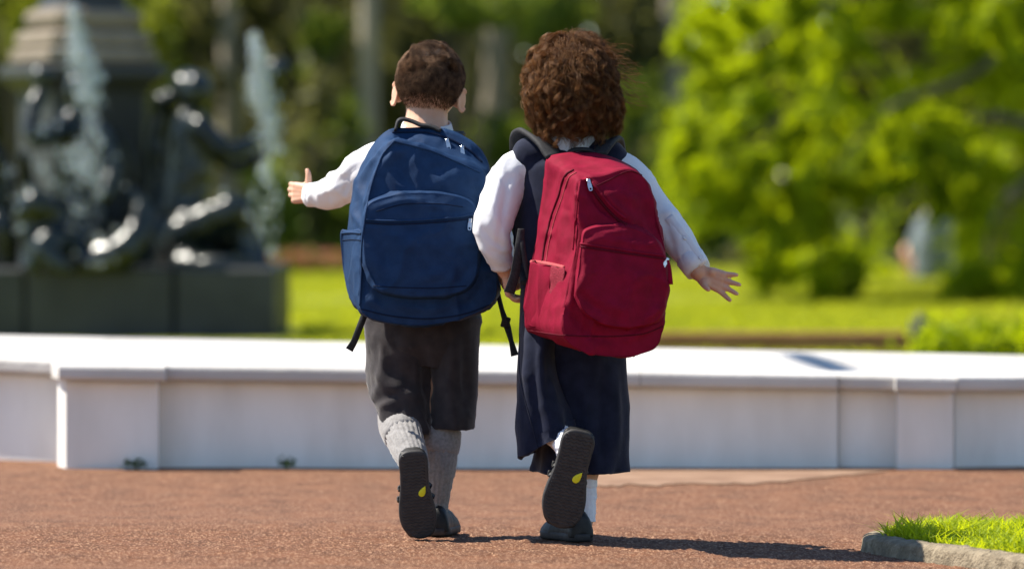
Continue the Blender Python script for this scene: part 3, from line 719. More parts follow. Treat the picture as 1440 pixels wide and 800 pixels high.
# water jets: a broken strand with drops round it
_ico = None
def drops(cs, rr, rng):
    base = np.array([[1, 0, 0], [-1, 0, 0], [0, 1, 0], [0, -1, 0], [0, 0, 1], [0, 0, -1.2]]) ; tri = np.array([[4, 0, 2], [4, 2, 1], [4, 1, 3], [4, 3, 0], [5, 2, 0], [5, 1, 2], [5, 3, 1], [5, 0, 3]])
    v = (cs[:, None, :] + base[None] * rr[:, None, None]).reshape(-1, 3); f = (tri[None] + (np.arange(len(cs)) * 6)[:, None, None]).reshape(-1, 3)
    return v, f
def jet(pts, nd, Y, seed, label):
    r = np.random.default_rng(seed); p = np.array([(q[0], q[1]) for q in pts], float); w = np.array([q[2] for q in pts], float); d = np.array([q[3] for q in pts], float)
    t = r.choice(np.linspace(0, len(p) - 1.001, 400), nd, p=np.interp(np.linspace(0, len(p) - 1, 400), np.arange(len(p)), d) / np.interp(np.linspace(0, len(p) - 1, 400), np.arange(len(p)), d).sum())
    i = t.astype(int); fr = (t - i)[:, None]; c = p[i] * (1 - fr) + p[i + 1] * fr; ww = w[i] * (1 - fr[:, 0]) + w[i + 1] * fr[:, 0]
    c = c + r.normal(0, 1, c.shape) * ww[:, None] * .5
    cs = PA(c, Y + r.normal(0, .06, nd)); cs[:, 2] = np.maximum(cs[:, 2], py0 + .02)
    rr = r.uniform(.006, .014, nd) * (1 + 1.0 * (r.uniform(0, 1, nd) > .9))
    v, f = drops(cs, rr, r)
    b = P(p[-1][0], p[-1][1], Y)
    o = mobj('water_jet', v, f, M['water'], origin=(b[0], b[1], py0), props={'label': label, 'category': 'water jet', 'group': 'fountain jets', 'kind': 'stuff'})
jet([(103, 8, 5, 3), (106, 40, 8, 3), (114, 80, 17, 2.6), (122, 112, 24, 2.0), (128, 170, 16, .5), (124, 215, 26, .9), (126, 250, 30, .35), (122, 320, 34, .15), (126, 380, 34, .12)], 760, 22.2, 4, 'white water jet falling past the bronze figure with raised arm')
jet([(357, 52, 6, 3), (362, 90, 11, 3), (366, 125, 16, 2.6), (374, 150, 20, 2.2), (380, 190, 20, .8), (376, 240, 18, .6), (374, 300, 18, .4), (378, 350, 24, .12)], 640, 22.5, 5, 'white water jet rising at the end of the fountain plinth')

# splash drops thrown over the figures
r = np.random.default_rng(91); ctr = np.array([(100, 240), (60, 200), (125, 215), (45, 250), (120, 310), (130, 350), (90, 205), (385, 240), (370, 280), (30, 290)], float)
c = ctr[r.integers(0, len(ctr), 150)] + r.normal(0, 22, (150, 2)); c = c[:70]; cs = PA(c, r.uniform(21.9, 22.35, 70)); cs[:, 2] = np.maximum(cs[:, 2], py0 + .03)
v, f = drops(cs, r.uniform(.008, .018, 70), r); b = P(110, 400, 22.1)
mobj('water_splash', v, f, M['water'], origin=(b[0], b[1], py0), props={'label': 'scattered sparkling drops splashing in front of the bronze figures', 'category': 'splash', 'kind': 'stuff'})

# ------------------------------------------------------------------ builders for the children
def ringloft(specs, seg=64, n=40, rot=0.0):
    """specs rows: px, py, Y, half width px, half depth m, tilt (px the right side is lower), pitch (px the near side is lower)"""
    S = np.array(specs, float); S2, _ = smooth_path(S, np.ones(len(S)), n)
    a = np.linspace(0, 2 * math.pi, seg, endpoint=False); R = []
    for s in S2:
        k = s[2] / FPX; c = P(s[0], s[1], s[2]); hw = s[3] * k; ca, sa = np.cos(a), np.sin(a)
        R.append(np.stack([c[0] + hw * ca, c[1] + s[4] * sa, c[2] - (s[5] * ca - s[6] * sa) * k], 1))
    return np.array(R)

def crumple(v, f, amp, freq, seed, stretch=(1, 1, 1), sharp=2.0, mask=None):
    n = vnormals(v, f); q = v * np.asarray(stretch) * freq
    q = q + .35 * np.stack([vn(q * .6, seed + 50), vn(q * .6, seed + 51), vn(q * .6, seed + 52)], 1)
    w = np.clip(1 - np.abs(vn(q, seed)) * 1.6, 0, 1) ** sharp - .3 + .4 * fbm(q * .7, seed + 9, 2)
    if mask is not None: w = w * mask
    return v + n * (amp * w)[:, None]

def crease(v, f, lines):
    """pulled folds: each (points in photo pixels, width px, height m) raises or sinks the camera side of a cloth"""
    n = vnormals(v, f); px = np.stack([v[:, 0] / v[:, 1] * FPX + 720, (CAMZ - v[:, 2]) / v[:, 1] * FPX + HOR], 1)
    face = np.clip((-n[:, 1] + .45) / .5, 0, 1); o = np.zeros(len(v))
    for pts, w, a in lines:
        q = np.asarray(pts, float); d = np.full(len(v), 1e9); tt = np.zeros(len(v)); m = len(q) - 1
        for k in range(m):
            e = q[k + 1] - q[k]; t = np.clip(((px - q[k]) @ e) / (e @ e), 0, 1); dk = np.linalg.norm(px - q[k] - t[:, None] * e, axis=1)
            b = dk < d; d[b] = dk[b]; tt[b] = (k + t[b]) / m
        o += a * np.exp(-(d / w) ** 2) * np.sin(np.clip(tt, .06, .94) * math.pi) ** .5
    return v + n * (o * face)[:, None]

def head_mesh(g, c, R, sc=1.0):
    """head with brow, nose, lips, chin and ears; local x right, y face, z up"""
    R = np.asarray(R); c = np.asarray(c)
    th = np.linspace(0, math.pi, 33)[1:-1]; ph = np.linspace(0, 2 * math.pi, 48, endpoint=False)
    D = np.stack([np.stack([np.sin(t) * np.cos(ph), np.sin(t) * np.sin(ph), np.full(48, np.cos(t))], 1) for t in th])
    x, y, z = D[..., 0].copy(), D[..., 1].copy(), D[..., 2].copy()
    low = np.clip(-z, 0, 1)
    X = x * .0725 * (1 - .33 * low ** 1.6 * (y > -.2) - .22 * low ** 1.5 * (y <= -.2)); Y = y * np.where(y > 0, .080, .093) * (1 - .30 * low ** 2 * (y < 0))
    Z = z * np.where(z > 0, .088, .098)
    Y = Y + .006 * low
    g.loft((np.stack([X, Y, Z], -1) * sc) @ R.T + c)
    def L(p): return (np.asarray(p) * sc) @ R.T + c
    def E(p, r, rt=None):
        g.ell(L(p), np.asarray(r) * sc, R if rt is None else R @ rt)
    E((0, .080, -.020), (.011, .016, .011)); g.tube([L((0, .076, .012)), L((0, .090, -.018))], [.006 * sc, .009 * sc], 8)      # nose
    for s in (-1, 1):
        E((s * .030, .070, .020), (.020, .010, .007)); E((s * .036, .062, -.028), (.020, .016, .018))                             # brow, cheek
        E((s * .009, .083, -.024), (.007, .007, .006))
        # ear: tilted shell with a rim
        rt = rotm('Z', -s * math.radians(32)); e = np.array([s * .0765, -.010, -.034])
        E(e, (.0038, .017, .027), rt)
        a = np.linspace(-2.4, 2.3, 22)
        rim = [L(e + rt @ np.array([s * .0025, -.016 * math.cos(q) * (1.0), .027 * math.sin(q)])) for q in a]
        g.tube(rim, [.0034 * sc] * len(rim), 8)
        E((s * .068, -.004, -.035), (.012, .011, .018))
    E((0, .074, -.046), (.020, .008, .0045)); E((0, .073, -.054), (.018, .008, .005)); E((0, .066, -.080), (.018, .014, .012))    # lips, chin

def hand_mesh(g, w, f, n, s, L=.112, curl=(.3, .3, .3, .3), spread=.10, thumb=(.6, .8, .1), tl=.40):
    """palm plus five fingers; f finger direction, n palm normal, s thumb side"""
    w = np.asarray(w, float); f = np.asarray(f, float); f /= np.linalg.norm(f)
    s = np.asarray(s, float); s = s - f * np.dot(s, f); s /= np.linalg.norm(s); n = np.asarray(n, float); nn = np.cross(f, s); n = nn if np.dot(nn, n) > 0 else -nn
    k = L / .112
    for o in (-.016, -.006, .005, .015):
        g.tube([w - f * .012 * k, w + f * .028 * k + s * o * .9 * k, w + f * .056 * k + s * o * 1.15 * k], [.0115 * k, .0115 * k, .0098 * k], 10)
    g.ell(w + f * .024 * k + s * .016 * k + n * .006 * k, np.array([.013, .013, .013]) * k); g.ell(w + f * .03 * k - s * .014 * k + n * .005 * k, np.array([.011, .011, .011]) * k)
    for i in range(4):
        o = (.0185 - .0125 * i) * k; b = w + f * (.056 - (.005 if i == 3 else 0) - (.002 if i == 0 else 0)) * k + s * o; ln = (.044, .049, .046, .036)[i] * k
        d = f + s * spread * (1.5 - i); d /= np.linalg.norm(d); pts = [b - d * .008 * k]; p = b.copy(); pts.append(p); c = 0
        for q, fr in enumerate((.42, .32, .26)):
            c += curl[i] * (1.0 if q else .7); dd = d * math.cos(c) + n * math.sin(c); p = p + dd * ln * fr; pts.append(p)
        g.tube(pts, np.array([.0072, .0070, .0064, .0060, .0052]) * k, 10, n=14)
    t = f * thumb[0] + s * thumb[1] + n * thumb[2]; t /= np.linalg.norm(t); b = w + f * .012 * k + s * .014 * k; t2 = t * .9 + f * .35; t2 /= np.linalg.norm(t2); ln = tl * L
    g.tube([b, b + t * ln * .45, b + t * ln * .75, b + t * ln * .75 + t2 * ln * .3], np.array([.0105, .0085, .0075, .006]) * k, 10, n=12)

SOLE = np.array([(0, 0), (.095, .015), (.145, .09), (.143, .25), (.142, .40), (.165, .55), (.190, .70), (.185, .83), (.135, .95), (.03, 1.0), (-.085, .97), (-.165, .87), (-.195, .73), (-.185, .58), (-.160, .42), (-.150, .25), (-.148, .09), (-.095, .015)])
def shoe(person, heel, toe, up, mirror=False, straps='tabs', wfac=1.08, logo=True):
    """heel, toe: ends of the sole's underside; up: direction from sole to ankle"""
    heel = np.asarray(heel, float); toe = np.asarray(toe, float); L = np.linalg.norm(toe - heel)
    y, x, z = basis(toe - heel, up); x = np.cross(y, z)
    def W(q): q = np.asarray(q, float); return heel + q[..., 0:1] * x + q[..., 1:2] * y + q[..., 2:3] * z
    o2 = closed_curve(SOLE * [wfac * (-1 if mirror else 1), 1], 90) * L
    if mirror: o2 = o2[::-1]
    def ins(d):
        c = o2.mean(0); t = np.roll(o2, -1, 0) - np.roll(o2, 1, 0); t /= np.linalg.norm(t, axis=1, keepdims=True); nn = np.stack([-t[:, 1], t[:, 0]], 1)
        if np.sum(nn * (c - o2)) < 0: nn = -nn
        return o2 + nn * d
    def ring(d, zz): q = ins(d); return W(np.concatenate([q, np.full((len(q), 1), zz)], 1))
    sh = bpy.data.objects.new('shoe', None)
    # upper is the part's own mesh
    s_ = np.linspace(.015, .985, 40)
    Hs = np.interp(s_, [0, .04, .12, .25, .38, .5, .62, .75, .88, .95, 1.0], [.034, .052, .062, .058, .056, .054, .046, .038, .031, .024, .014]) * (L / .2)
    mid = []; hw = []
    for q in s_:
        k = np.abs(o2[:, 1] / L - q); r_ = o2[(k < .03)]; a_, b_ = r_[:, 0].min(), r_[:, 0].max(); mid.append((a_ + b_) / 2); hw.append((b_ - a_) / 2 * .96)
    a = np.linspace(0, 2 * math.pi, 36, endpoint=False); R = []
    for q, h, m_, w_ in zip(s_, Hs, mid, hw):
        ca, sa = np.cos(a), np.sin(a); px = m_ + w_ * np.sign(ca) * np.abs(ca) ** .75 * (1 - .22 * np.clip(sa, 0, 1)); pz = np.where(sa > 0, .012 + h * np.abs(sa) ** .8, .012 + .006 * sa)
        R.append(W(np.stack([px, np.full(36, q * L), pz], 1)))
    g = Geo(); g.loft(R); v = g.verts(); v = crumple(v, g.f, .0012, 60, 4)
    up_o = mobj('shoe', v, g.f, M['leather'], person)
    g = Geo(); g.loft([ring(.006, -.0005), ring(.0025, .0), ring(.0, .003), ring(.0, .014), ring(.001, .0165), ring(.004, .018)])
    gobj('sole', g, M['rubber'], up_o)
    # zigzag tread
    g = Geo(); io = ins(.0075)
    for q in np.arange(.055, .965, .036):
        yy = q * L; seg = io[np.abs(io[:, 1] - yy) < L * .035]
        if len(seg) < 2: continue
        a_, b_ = seg[:, 0].min(), seg[:, 0].max()
        if b_ - a_ < .012: continue
        nx = max(4, int((b_ - a_) / .0062)); xx = np.linspace(a_, b_, nx); zz = yy + np.where(np.arange(nx) % 2 == 0, -.0021, .0021)
        g.tube(W(np.stack([xx, zz, np.full(nx, -.0006)], 1)), .0013, 4, rnd=False)
    gobj('tread', g, M['rubber'], up_o)
    if logo:   # yellow drop on the sole
        a = np.linspace(0, 2 * math.pi, 28, endpoint=False); rr = .0098 * (L / .2); t = np.stack([np.sin(a) * np.sin(a / 2) ** 1.2, -np.cos(a)], 1) * [rr, rr * 1.35]
        an = math.radians(30) * (-1 if mirror else 1); t = t @ np.array([[math.cos(an), -math.sin(an)], [math.sin(an), math.cos(an)]]).T
        c = np.array([.075 * L * (-1 if mirror else 1), .46 * L])
        g = Geo(); g.loft([W(np.concatenate([t * k + c, np.full((28, 1), zz)], 1)) for k, zz in ((1, .001), (1, -.0018), (.9, -.0024))])
        gobj('drop_emblem', g, M['yellow'], up_o)
    for q in ((.44, .56) if straps == 'tabs' else (.40, .50) if straps == 'buckle' else ()):
        i = np.argmin(np.abs(s_ - q)); h, m_, w_ = Hs[i] + .0015, mid[i], hw[i] + .0025
        aa = np.linspace(-.15, math.pi + .15, 22); ca, sa = np.cos(aa), np.sin(aa)
        px = m_ + w_ * np.sign(ca) * np.abs(ca) ** .75 * (1 - .22 * np.clip(sa, 0, 1)); pz = np.where(sa > 0, .012 + h * np.abs(sa) ** .8, .012 + .006 * sa)
        g = Geo(); g.tube(W(np.stack([px, np.full(22, q * L), pz], 1)), .0065, 8, flat=.32, up=-np.asarray(up, float))
        ex = (m_ - w_ * (-1 if mirror else 1) * 1.0)
        g.box(W(np.array([[ex, q * L, .026]]))[0], (.003, .0065, .006), np.stack([x, y, z], 1), bev=.001)
        gobj('strap', g, M['leather'], up_o)
    bpy.data.objects.remove(sh)
    return up_o

def sock(person, name, pts, rad, m, ribs=22, amp=.0011, cuff=None, seg=88):
    p, r_ = smooth_path(np.array(pts, float), np.array(rad, float), 40)
    R = tube_rings(p, r_, seg, 1.0, (0, 1, 0)); a = np.linspace(0, 2 * math.pi, seg, endpoint=False)
    t, s, u = frames(p, (0, 1, 0)); nrm = np.cos(a)[None, :, None] * s[:, None] + np.sin(a)[None, :, None] * u[:, None]
    R = R + nrm * (np.cos(a * ribs) * amp)[None, :, None]
    g = Geo(); g.loft(R); v = crumple(g.verts(), g.f, .0022, 38, 7, (1, 1, 1.8)); o = mobj(name, v, g.f, m, person)
    if cuff:
        i0, i1, ex = cuff; pc = p[i0:i1 + 1]; rc = r_[i0:i1 + 1] + ex; n = len(pc); rc = rc * (1 - .10 * (np.linspace(-1, 1, n) ** 6)); 
        R = tube_rings(pc, rc, seg, 1.0, (0, 1, 0)); nr = nrm[i0:i1 + 1]; R = R + nr * (np.cos(a * ribs * 1.5) * amp * .5)[None, :, None]
        inner0 = tube_rings(pc, rc * .86, seg, 1.0, (0, 1, 0))
        g = Geo(); g.loft(np.concatenate([inner0[:1], R, inner0[-1:]]), False, False); v = crumple(g.verts(), g.f, .0012, 30, 9); mobj('turned_cuff', v, g.f, m, o)
    return o

def strand_mesh(paths, rad, sides=3):
    """paths (N,K,3), rad (N,K) -> thin tubes"""
    N, K = paths.shape[:2]; t = np.gradient(paths, axis=1); t /= np.linalg.norm(t, axis=2, keepdims=True) + 1e-12
    ref = np.where(np.abs(t[..., 2:3]) < .9, np.array([0, 0, 1.0]), np.array([1.0, 0, 0])); u = np.cross(t, ref); u /= np.linalg.norm(u, axis=2, keepdims=True) + 1e-12; w = np.cross(t, u)
    a = np.linspace(0, 2 * math.pi, sides, endpoint=False)
    v = paths[:, :, None] + rad[:, :, None, None] * (np.cos(a)[None, None, :, None] * u[:, :, None] + np.sin(a)[None, None, :, None] * w[:, :, None])
    idx = np.arange(N * K * sides).reshape(N, K, sides); nx = np.roll(idx, -1, 2)
    f = np.stack([idx[:, :-1], nx[:, :-1], nx[:, 1:], idx[:, 1:]], -1).reshape(-1, 4)
    return v.reshape(-1, 3), f

def pouch(F, B, Yf, Yb, bulge, N=320, gus=8, fr=40, gbulge=.0, power=2.5, back=True, sink=None):
    """soft bag volume: front outline F and rear outline B in photo pixels at their own distances"""
    Fc = closed_curve(F, N); Bc = closed_curve(B, N)
    wf = PA(Fc, Yf(Fc[:, 0], Fc[:, 1])); wb = PA(Bc, Yb(Bc[:, 0], Bc[:, 1])); R = []
    cF = Fc.mean(0); cB = Bc.mean(0)
    if back:
        for s in (.3, .7, .95):
            q = cB + (Bc - cB) * s; R.append(PA(q, Yb(q[:, 0], q[:, 1]) + .004))
    cw = (wf.mean(0) + wb.mean(0)) / 2
    for t in np.linspace(0, 1, gus):
        q = wb * (1 - t) + wf * t; d = q - cw; d[:, 1] = 0; d /= np.linalg.norm(d, axis=1, keepdims=True); b = math.sin(t * math.pi) * gbulge
        q = q + d * b
        if sink is not None: q[:, 2] -= sink(Fc[:, 0], Fc[:, 1]) * math.sin(min(1, t * 1.15) * math.pi) ** .8
        R.append(q)
    for s in (1 - (np.linspace(0, 1, fr)[1:]) ** 1.4):
        q = cF + (Fc - cF) * max(s, .004); y = Yf(q[:, 0], q[:, 1]) - bulge * (1 - s ** power); R.append(PA(q, y))
    g = Geo(); g.loft(R, True, True); return g.verts(), g.f

def zip_pull(parent, c, down, nrm, k=1.0, m=None):
    """metal slider with a holed tab"""
    d, x, n = basis(down, nrm); x = np.cross(d, n); c = np.asarray(c) + n * .003
    g = Geo(); rt = np.stack([x, d, n], 1); g.box(c, (.0042 * k, .0055 * k, .0022 * k), rt, bev=.0012)
    a = np.linspace(0, 2 * math.pi, 24, endpoint=False); o = np.stack([np.sign(np.cos(a)) * np.abs(np.cos(a)) ** .6 * .0046, np.sign(np.sin(a)) * np.abs(np.sin(a)) ** .7 * .0115], 1) * k
    h = np.stack([np.cos(a) * .0024, np.sin(a) * .0028 + .0062], 1) * k
    def W(q, z): return c + (q[:, :1]) * x + (q[:, 1:] + .013 * k) * d + n * z
    g.loft([W(o, .0016), W(h, .0016), W(h, .0002), W(o, .0002), W(o, .0016)], False, False)
    return gobj('zip_pull', g, m or M['metal'], parent, smooth=False)

def band(pts, w, th, side, n=40):
    """flat webbing strap along pts; side = direction across the strap"""
    p, _ = smooth_path(np.array(pts, float), np.ones(len(pts)), n); t = np.gradient(p, axis=0); t /= np.linalg.norm(t, axis=1, keepdims=True)
    s = np.broadcast_to(np.asarray(side, float), p.shape); s = s - t * np.sum(s * t, 1, keepdims=True); s /= np.linalg.norm(s, axis=1, keepdims=True); u = np.cross(t, s)
    w = np.broadcast_to(np.interp(np.linspace(0, 1, n), np.linspace(0, 1, len(np.atleast_1d(w))), np.atleast_1d(w)), (n,))[:, None]
    e = th * .35
    R = np.stack([p - s * w + u * e * 0, p - s * (w - e) + u * th * .5, p + s * (w - e) + u * th * .5, p + s * w, p + s * (w - e) - u * th * .5, p - s * (w - e) - u * th * .5], 1)
    g = Geo(); g.loft(R); return g

def headpos(d, sc=1.0):
    x, y, z = d[:, 0], d[:, 1], d[:, 2]; low = np.clip(-z, 0, 1)
    X = x * .0725 * (1 - .33 * low ** 1.6 * (y > -.2) - .22 * low ** 1.5 * (y <= -.2)); Y = y * np.where(y > 0, .080, .093) * (1 - .30 * low ** 2 * (y < 0))
    return np.stack([X, Y + .006 * low, z * np.where(z > 0, .088, .098)], 1) * sc

# ================================================================== child with short hair and the blue backpack
bo = P(600, 752, 10.18); bo[2] = 0
boy = thing('person', bo, 'short-haired child in charcoal shorts and grey knee socks, arm stretched out sideways', 'person')
HB = rotm('Y', math.radians(6)) @ rotm('X', math.radians(-6)) @ rotm('Z', math.radians(-4)); hbc = P(605, 117, 10.32); HS = 1.04
g = Geo(); head_mesh(g, hbc, HB, HS)
g.tube([P(602, 135, 10.31), P(600, 165, 10.30), P(598, 195, 10.285)], [.050, .050, .058], 20, n=8)
g.tube([P(597, 222, 10.285), P(597, 270, 10.28), P(596, 350, 10.265), P(596, 440, 10.25)], [.07, .092, .09, .09], 24, n=14, flat=.72, up=(0, 1, 0))
g.tube([P(556, 224, 10.29), P(642, 226, 10.29)], [.038, .038], 14)
la = [P(550, 226, 10.29), P(500, 250, 10.35), P(468, 268, 10.43), P(440, 274, 10.50)]; ra = [P(645, 228, 10.29), P(690, 300, 10.27), P(703, 345, 10.20), P(703, 370, 10.13)]
g.tube(la, [.040, .034, .031, .021], 14, n=16); g.tube(ra, [.040, .034, .030, .021], 14, n=16)
hand_mesh(g, P(438, 272, 10.505), (-.72, .68, .03), (.68, .72, 0), (0, .05, 1), .112, (.28, .30, .36, .42), .05, (.05, 1.0, .0), .36)
hand_mesh(g, P(704, 372, 10.125), (.50, -.25, -.80), (-.3, -.85, .1), (.8, .0, .4), .105, (.65, .7, .7, .7), .04, (.5, .7, .4))
legL = [P(566, 450, 10.24), P(564, 510, 10.24), P(561, 568, 10.235), P(562, 595, 10.19), P(571, 622, 10.12), P(582, 650, 10.052), P(585, 664, 10.035)]
legR = [P(632, 450, 10.24), P(631, 530, 10.24), P(621, 590, 10.235), P(618, 620, 10.225), P(614, 665, 10.215), P(612, 705, 10.215), P(612, 728, 10.215)]
g.tube(legL, [.056, .048, .041, .040, .036, .028, .025], 18, n=40); g.tube(legR, [.056, .048, .040, .040, .036, .026, .023], 18, n=40); ankL, ankR = legL[-1], legR[-1]
g.tube([ankL, P(586, 690, 10.035), P(589, 735, 10.05)], [.024, .020, .014], 12); g.tube([ankR, ankR + [.008, .05, -.012], ankR + [.014, .11, -.018]], [.022, .018, .012], 12)
v, f = remeshed(g, .0030, 3); mobj('body', v, f, M['skin'], boy)
for s in (-1, 1):
    g = Geo(); g.ell(hbc + HB @ np.array([s * .0312, .0718, .006]), (.0095, .0095, .0095)); gobj('eye', g, M['eye'], boy)
# cropped hair: skull cap plus short strands, longer and curly on top
r = np.random.default_rng(3)
def boyregion(d, fade=True):
    x, y, z = d[:, 0], d[:, 1], d[:, 2]
    lim = np.where(y < -.35, -.68, np.where(y < .05, -.68 + (y + .35) / .40 * .70, np.where(y < .45, .02 + (y - .05) * .3, .45)))
    return z - lim, (y < .78)
D = r.normal(0, 1, (150000, 3)); D /= np.linalg.norm(D, axis=1, keepdims=True); m_, k_ = boyregion(D)
side = D[:, 1] > -.25; pr = np.where(side, np.clip((m_ + .06) / .14, 0, 1), np.clip((m_ + .06) / .5, 0, 1) * (.45 + .55 * np.clip((D[:, 2] + .35) / .7, 0, 1))); D = D[(r.uniform(0, 1, len(D)) < pr) & k_ & (m_ > -.06)][:42000]; m_, _ = boyregion(D)
pos = headpos(D, HS); up = np.clip((D[:, 2] - .05) / .6, 0, 1); up = up * up * (3 - 2 * up); ln = (.004 + .009 * np.clip(m_ / .5, 0, 1)) * (1 - up) + up * r.uniform(.012, .019, len(D))
nr = D * [1, .8, .75]; nr /= np.linalg.norm(nr, axis=1, keepdims=True)
cell = np.stack([fbm(pos * 34, 1, 2), fbm(pos * 34, 2, 2), fbm(pos * 34, 3, 2)], 1) * 1.5
flow = up[:, None] * (cell * 1.2 + [0.25, .15, -.1]) + (1 - up[:, None]) * np.array([0, -.1, -1.0]); flow = flow - nr * np.sum(flow * nr, 1, keepdims=True)
K = 6; T = np.linspace(0, 1, K); paths = []
for t in T:
    q = pos + nr * (ln * (t * .75 - .25 * t * t * up))[:, None] + flow * (ln * (.55 * t * t + .25 * t))[:, None] + (cell[:, [1, 2, 0]] * (ln * np.sin(t * 5) * .35 * up)[:, None])
    paths.append(q)
paths = np.stack(paths, 1) + r.normal(0, .0006, (len(D), 1, 3)) * T[None, :, None]
paths = paths @ HB.T + hbc
rad = np.outer(np.full(len(D), .00042), np.array([1, 1, 1, .9, .7, .3])); v, f = strand_mesh(paths, rad); hb = mobj('hair', v, f, M['hairb'], boy)
nt, npn = 60, 120; th = np.linspace(.02, math.pi * .75, nt); ph = np.linspace(0, 2 * math.pi, npn, endpoint=False)
dd = np.stack([np.stack([np.sin(t) * np.cos(ph), np.sin(t) * np.sin(ph), np.full(npn, np.cos(t))], 1) for t in th]).reshape(-1, 3)
mm, kk = boyregion(dd); mm = mm + vn(dd * 14, 6) * .05; cp = headpos(dd, HS) + dd * (.0012 + .006 * np.clip((dd[:, 2] + .1) / 1.0, 0, 1) * (1 + .3 * vn(dd * 9, 3)))[:, None]
ok = (mm > np.where(dd[:, 1] > -.25, .08, .30)) & kk; fa = []
for i in range(nt - 1):
    for j in range(npn):
        q = (i * npn + j, i * npn + (j + 1) % npn, (i + 1) * npn + (j + 1) % npn, (i + 1) * npn + j)
        if all(ok[w] for w in q): fa.append(q)
mobj('cropped_underlayer', cp @ HB.T + hbc, fa, M['scalpb'], hb)

# shirt: torso, sleeves, collar
g = Geo()
g.tube([P(597, 198, 10.285), P(597, 225, 10.28), P(597, 300, 10.27), P(596, 380, 10.26), P(596, 450, 10.25)], [.06, .105, .112, .115, .12], 40, n=24, flat=.75, up=(0, 1, 0), rnd=False)
g.tube([P(556, 226, 10.29), P(642, 228, 10.29)], [.048, .048], 20)
v1, f1 = remeshed(g, .006, 4); v1 = crumple(v1, f1, .006, 14, 2, (1, 1, .5))
def sleeve(pts, rad, seed, amp=.005, seg=44, n=60, freq=15, taper_end=.9):
    p, r_ = smooth_path(np.array(pts, float), np.array(rad, float), n); R = tube_rings(p, r_, seg, 1.0, (0, 0, 1))
    g = Geo(); g.loft(np.concatenate([R, R[-1:] * .75 + p[-1] * .25]), True, True); v = crumple(g.verts(), g.f, amp, freq, seed, (1.3, .7, 1.0), 2.6); v = crumple(v, g.f, amp * .5, freq * 2.1, seed + 3, (.6, .6, 1.3), 3.0)
    return v, g.f
V, Fc_ = [v1], [[tuple(q) for q in f1]]; sh_o = None
v2, f2 = sleeve([P(556, 222, 10.29), P(522, 233, 10.32), P(490, 258, 10.38), P(462, 272, 10.45), P(438, 274, 10.51)], [.052, .050, .045, .040, .0285], 21, .005)
v3, f3 = sleeve([P(640, 228, 10.29), P(668, 265, 10.28), P(692, 310, 10.26), P(702, 350, 10.185), P(704, 366, 10.145)], [.050, .046, .041, .035, .028], 22, .004)
v2 = crease(v2, f2, [([(505, 232), (485, 250), (468, 266)], 5, -.006), ([(480, 256), (465, 268), (450, 272)], 4.5, .006), ([(458, 262), (463, 288)], 4, -.004), ([(494, 252), (480, 275), (487, 292)], 5, -.006), ([(446, 264), (449, 286)], 3, .003), ([(500, 270), (470, 288)], 5, .004)])
def cat(vs, fs):
    n = 0; F = []
    for v, f in zip(vs, fs): F += [tuple(int(i) + n for i in q) for q in f]; n += len(v)
    return np.concatenate(vs), F
v, f = cat([v1, v2, v3], [f1, f2, f3]); shirt_b = mobj('shirt', v, f, M['shirt'], boy)
g = Geo(); a = np.linspace(0, 2 * math.pi, 33)
cr = lambda py, r_: np.array([P(600, py, 10.295) + [r_ * math.cos(q), r_ * .95 * math.sin(q), .012 * math.sin(q)] for q in a])
g.loft(np.stack([cr(190, .066), cr(176, .060), cr(173, .058), cr(174, .055), cr(188, .056)]), False, False); gobj('collar', g, M['shirt'], shirt_b)
g = Geo(); c0 = P(440, 274, 10.50); d0 = P(438, 274, 10.512) - P(462, 272, 10.45); d0 /= np.linalg.norm(d0); g.tube([c0 - d0 * .018, c0 - d0 * .006, c0 + d0 * .006], [.0295, .0292, .0285], 30, rnd=False); v = crumple(g.verts(), g.f, .0025, 40, 5); mobj('cuff', v, g.f, M['shirt'], shirt_b)

# shorts
RL = ringloft([(572, 445, 10.25, 58, .085, 0, 0), (566, 490, 10.24, 49, .082, 2, 0), (562, 540, 10.235, 44, .080, 6, 4), (566, 570, 10.215, 42, .074, 10, 10), (568, 590, 10.20, 39, .068, 12, 14)], 72, 46)
RR = ringloft([(628, 445, 10.25, 50, .085, 0, 0), (637, 500, 10.24, 36, .085, 0, 0), (637, 550, 10.24, 33.5, .080, 0, 0), (636, 585, 10.235, 32.5, .078, 1, 2), (635.5, 600, 10.235, 32.5, .077, 1, 2)], 72, 46)
RP = ringloft([(597, 400, 10.26, 72, .10, 0, 0), (597, 440, 10.25, 78, .105, 0, 0), (596, 480, 10.245, 76, .10, 0, 0), (598, 515, 10.245, 66, .075, 0, 0)], 72, 24)
def cloth_tube(R, amp, freq, seed, stretch, hem=True, mask=None):
    if hem:
        c = R[-1].mean(0); inn = R[-1] * .93 + c * .07; lip = np.stack([R[-1] * .97 + c * .03 + [0, 0, -.0008], inn + [0, 0, .002], inn + [0, 0, .03]]); R = np.concatenate([R, lip])
    g = Geo(); g.loft(R, True, False); v = crumple(g.verts(), g.f, amp, freq, seed, stretch, 1.5); v = crumple(v, g.f, amp * .3, freq * 2.6, seed + 5, stretch); return v, g.f
A = cloth_tube(RL, .008, 15, 31, (1, 1, .7)); Bq = cloth_tube(RR, .006, 14, 33, (1, 1, .45)); C = cloth_tube(RP, .006, 14, 35, (1, 1, .6), hem=False)
v, f = cat([A[0], Bq[0], C[0]], [A[1], Bq[1], C[1]])
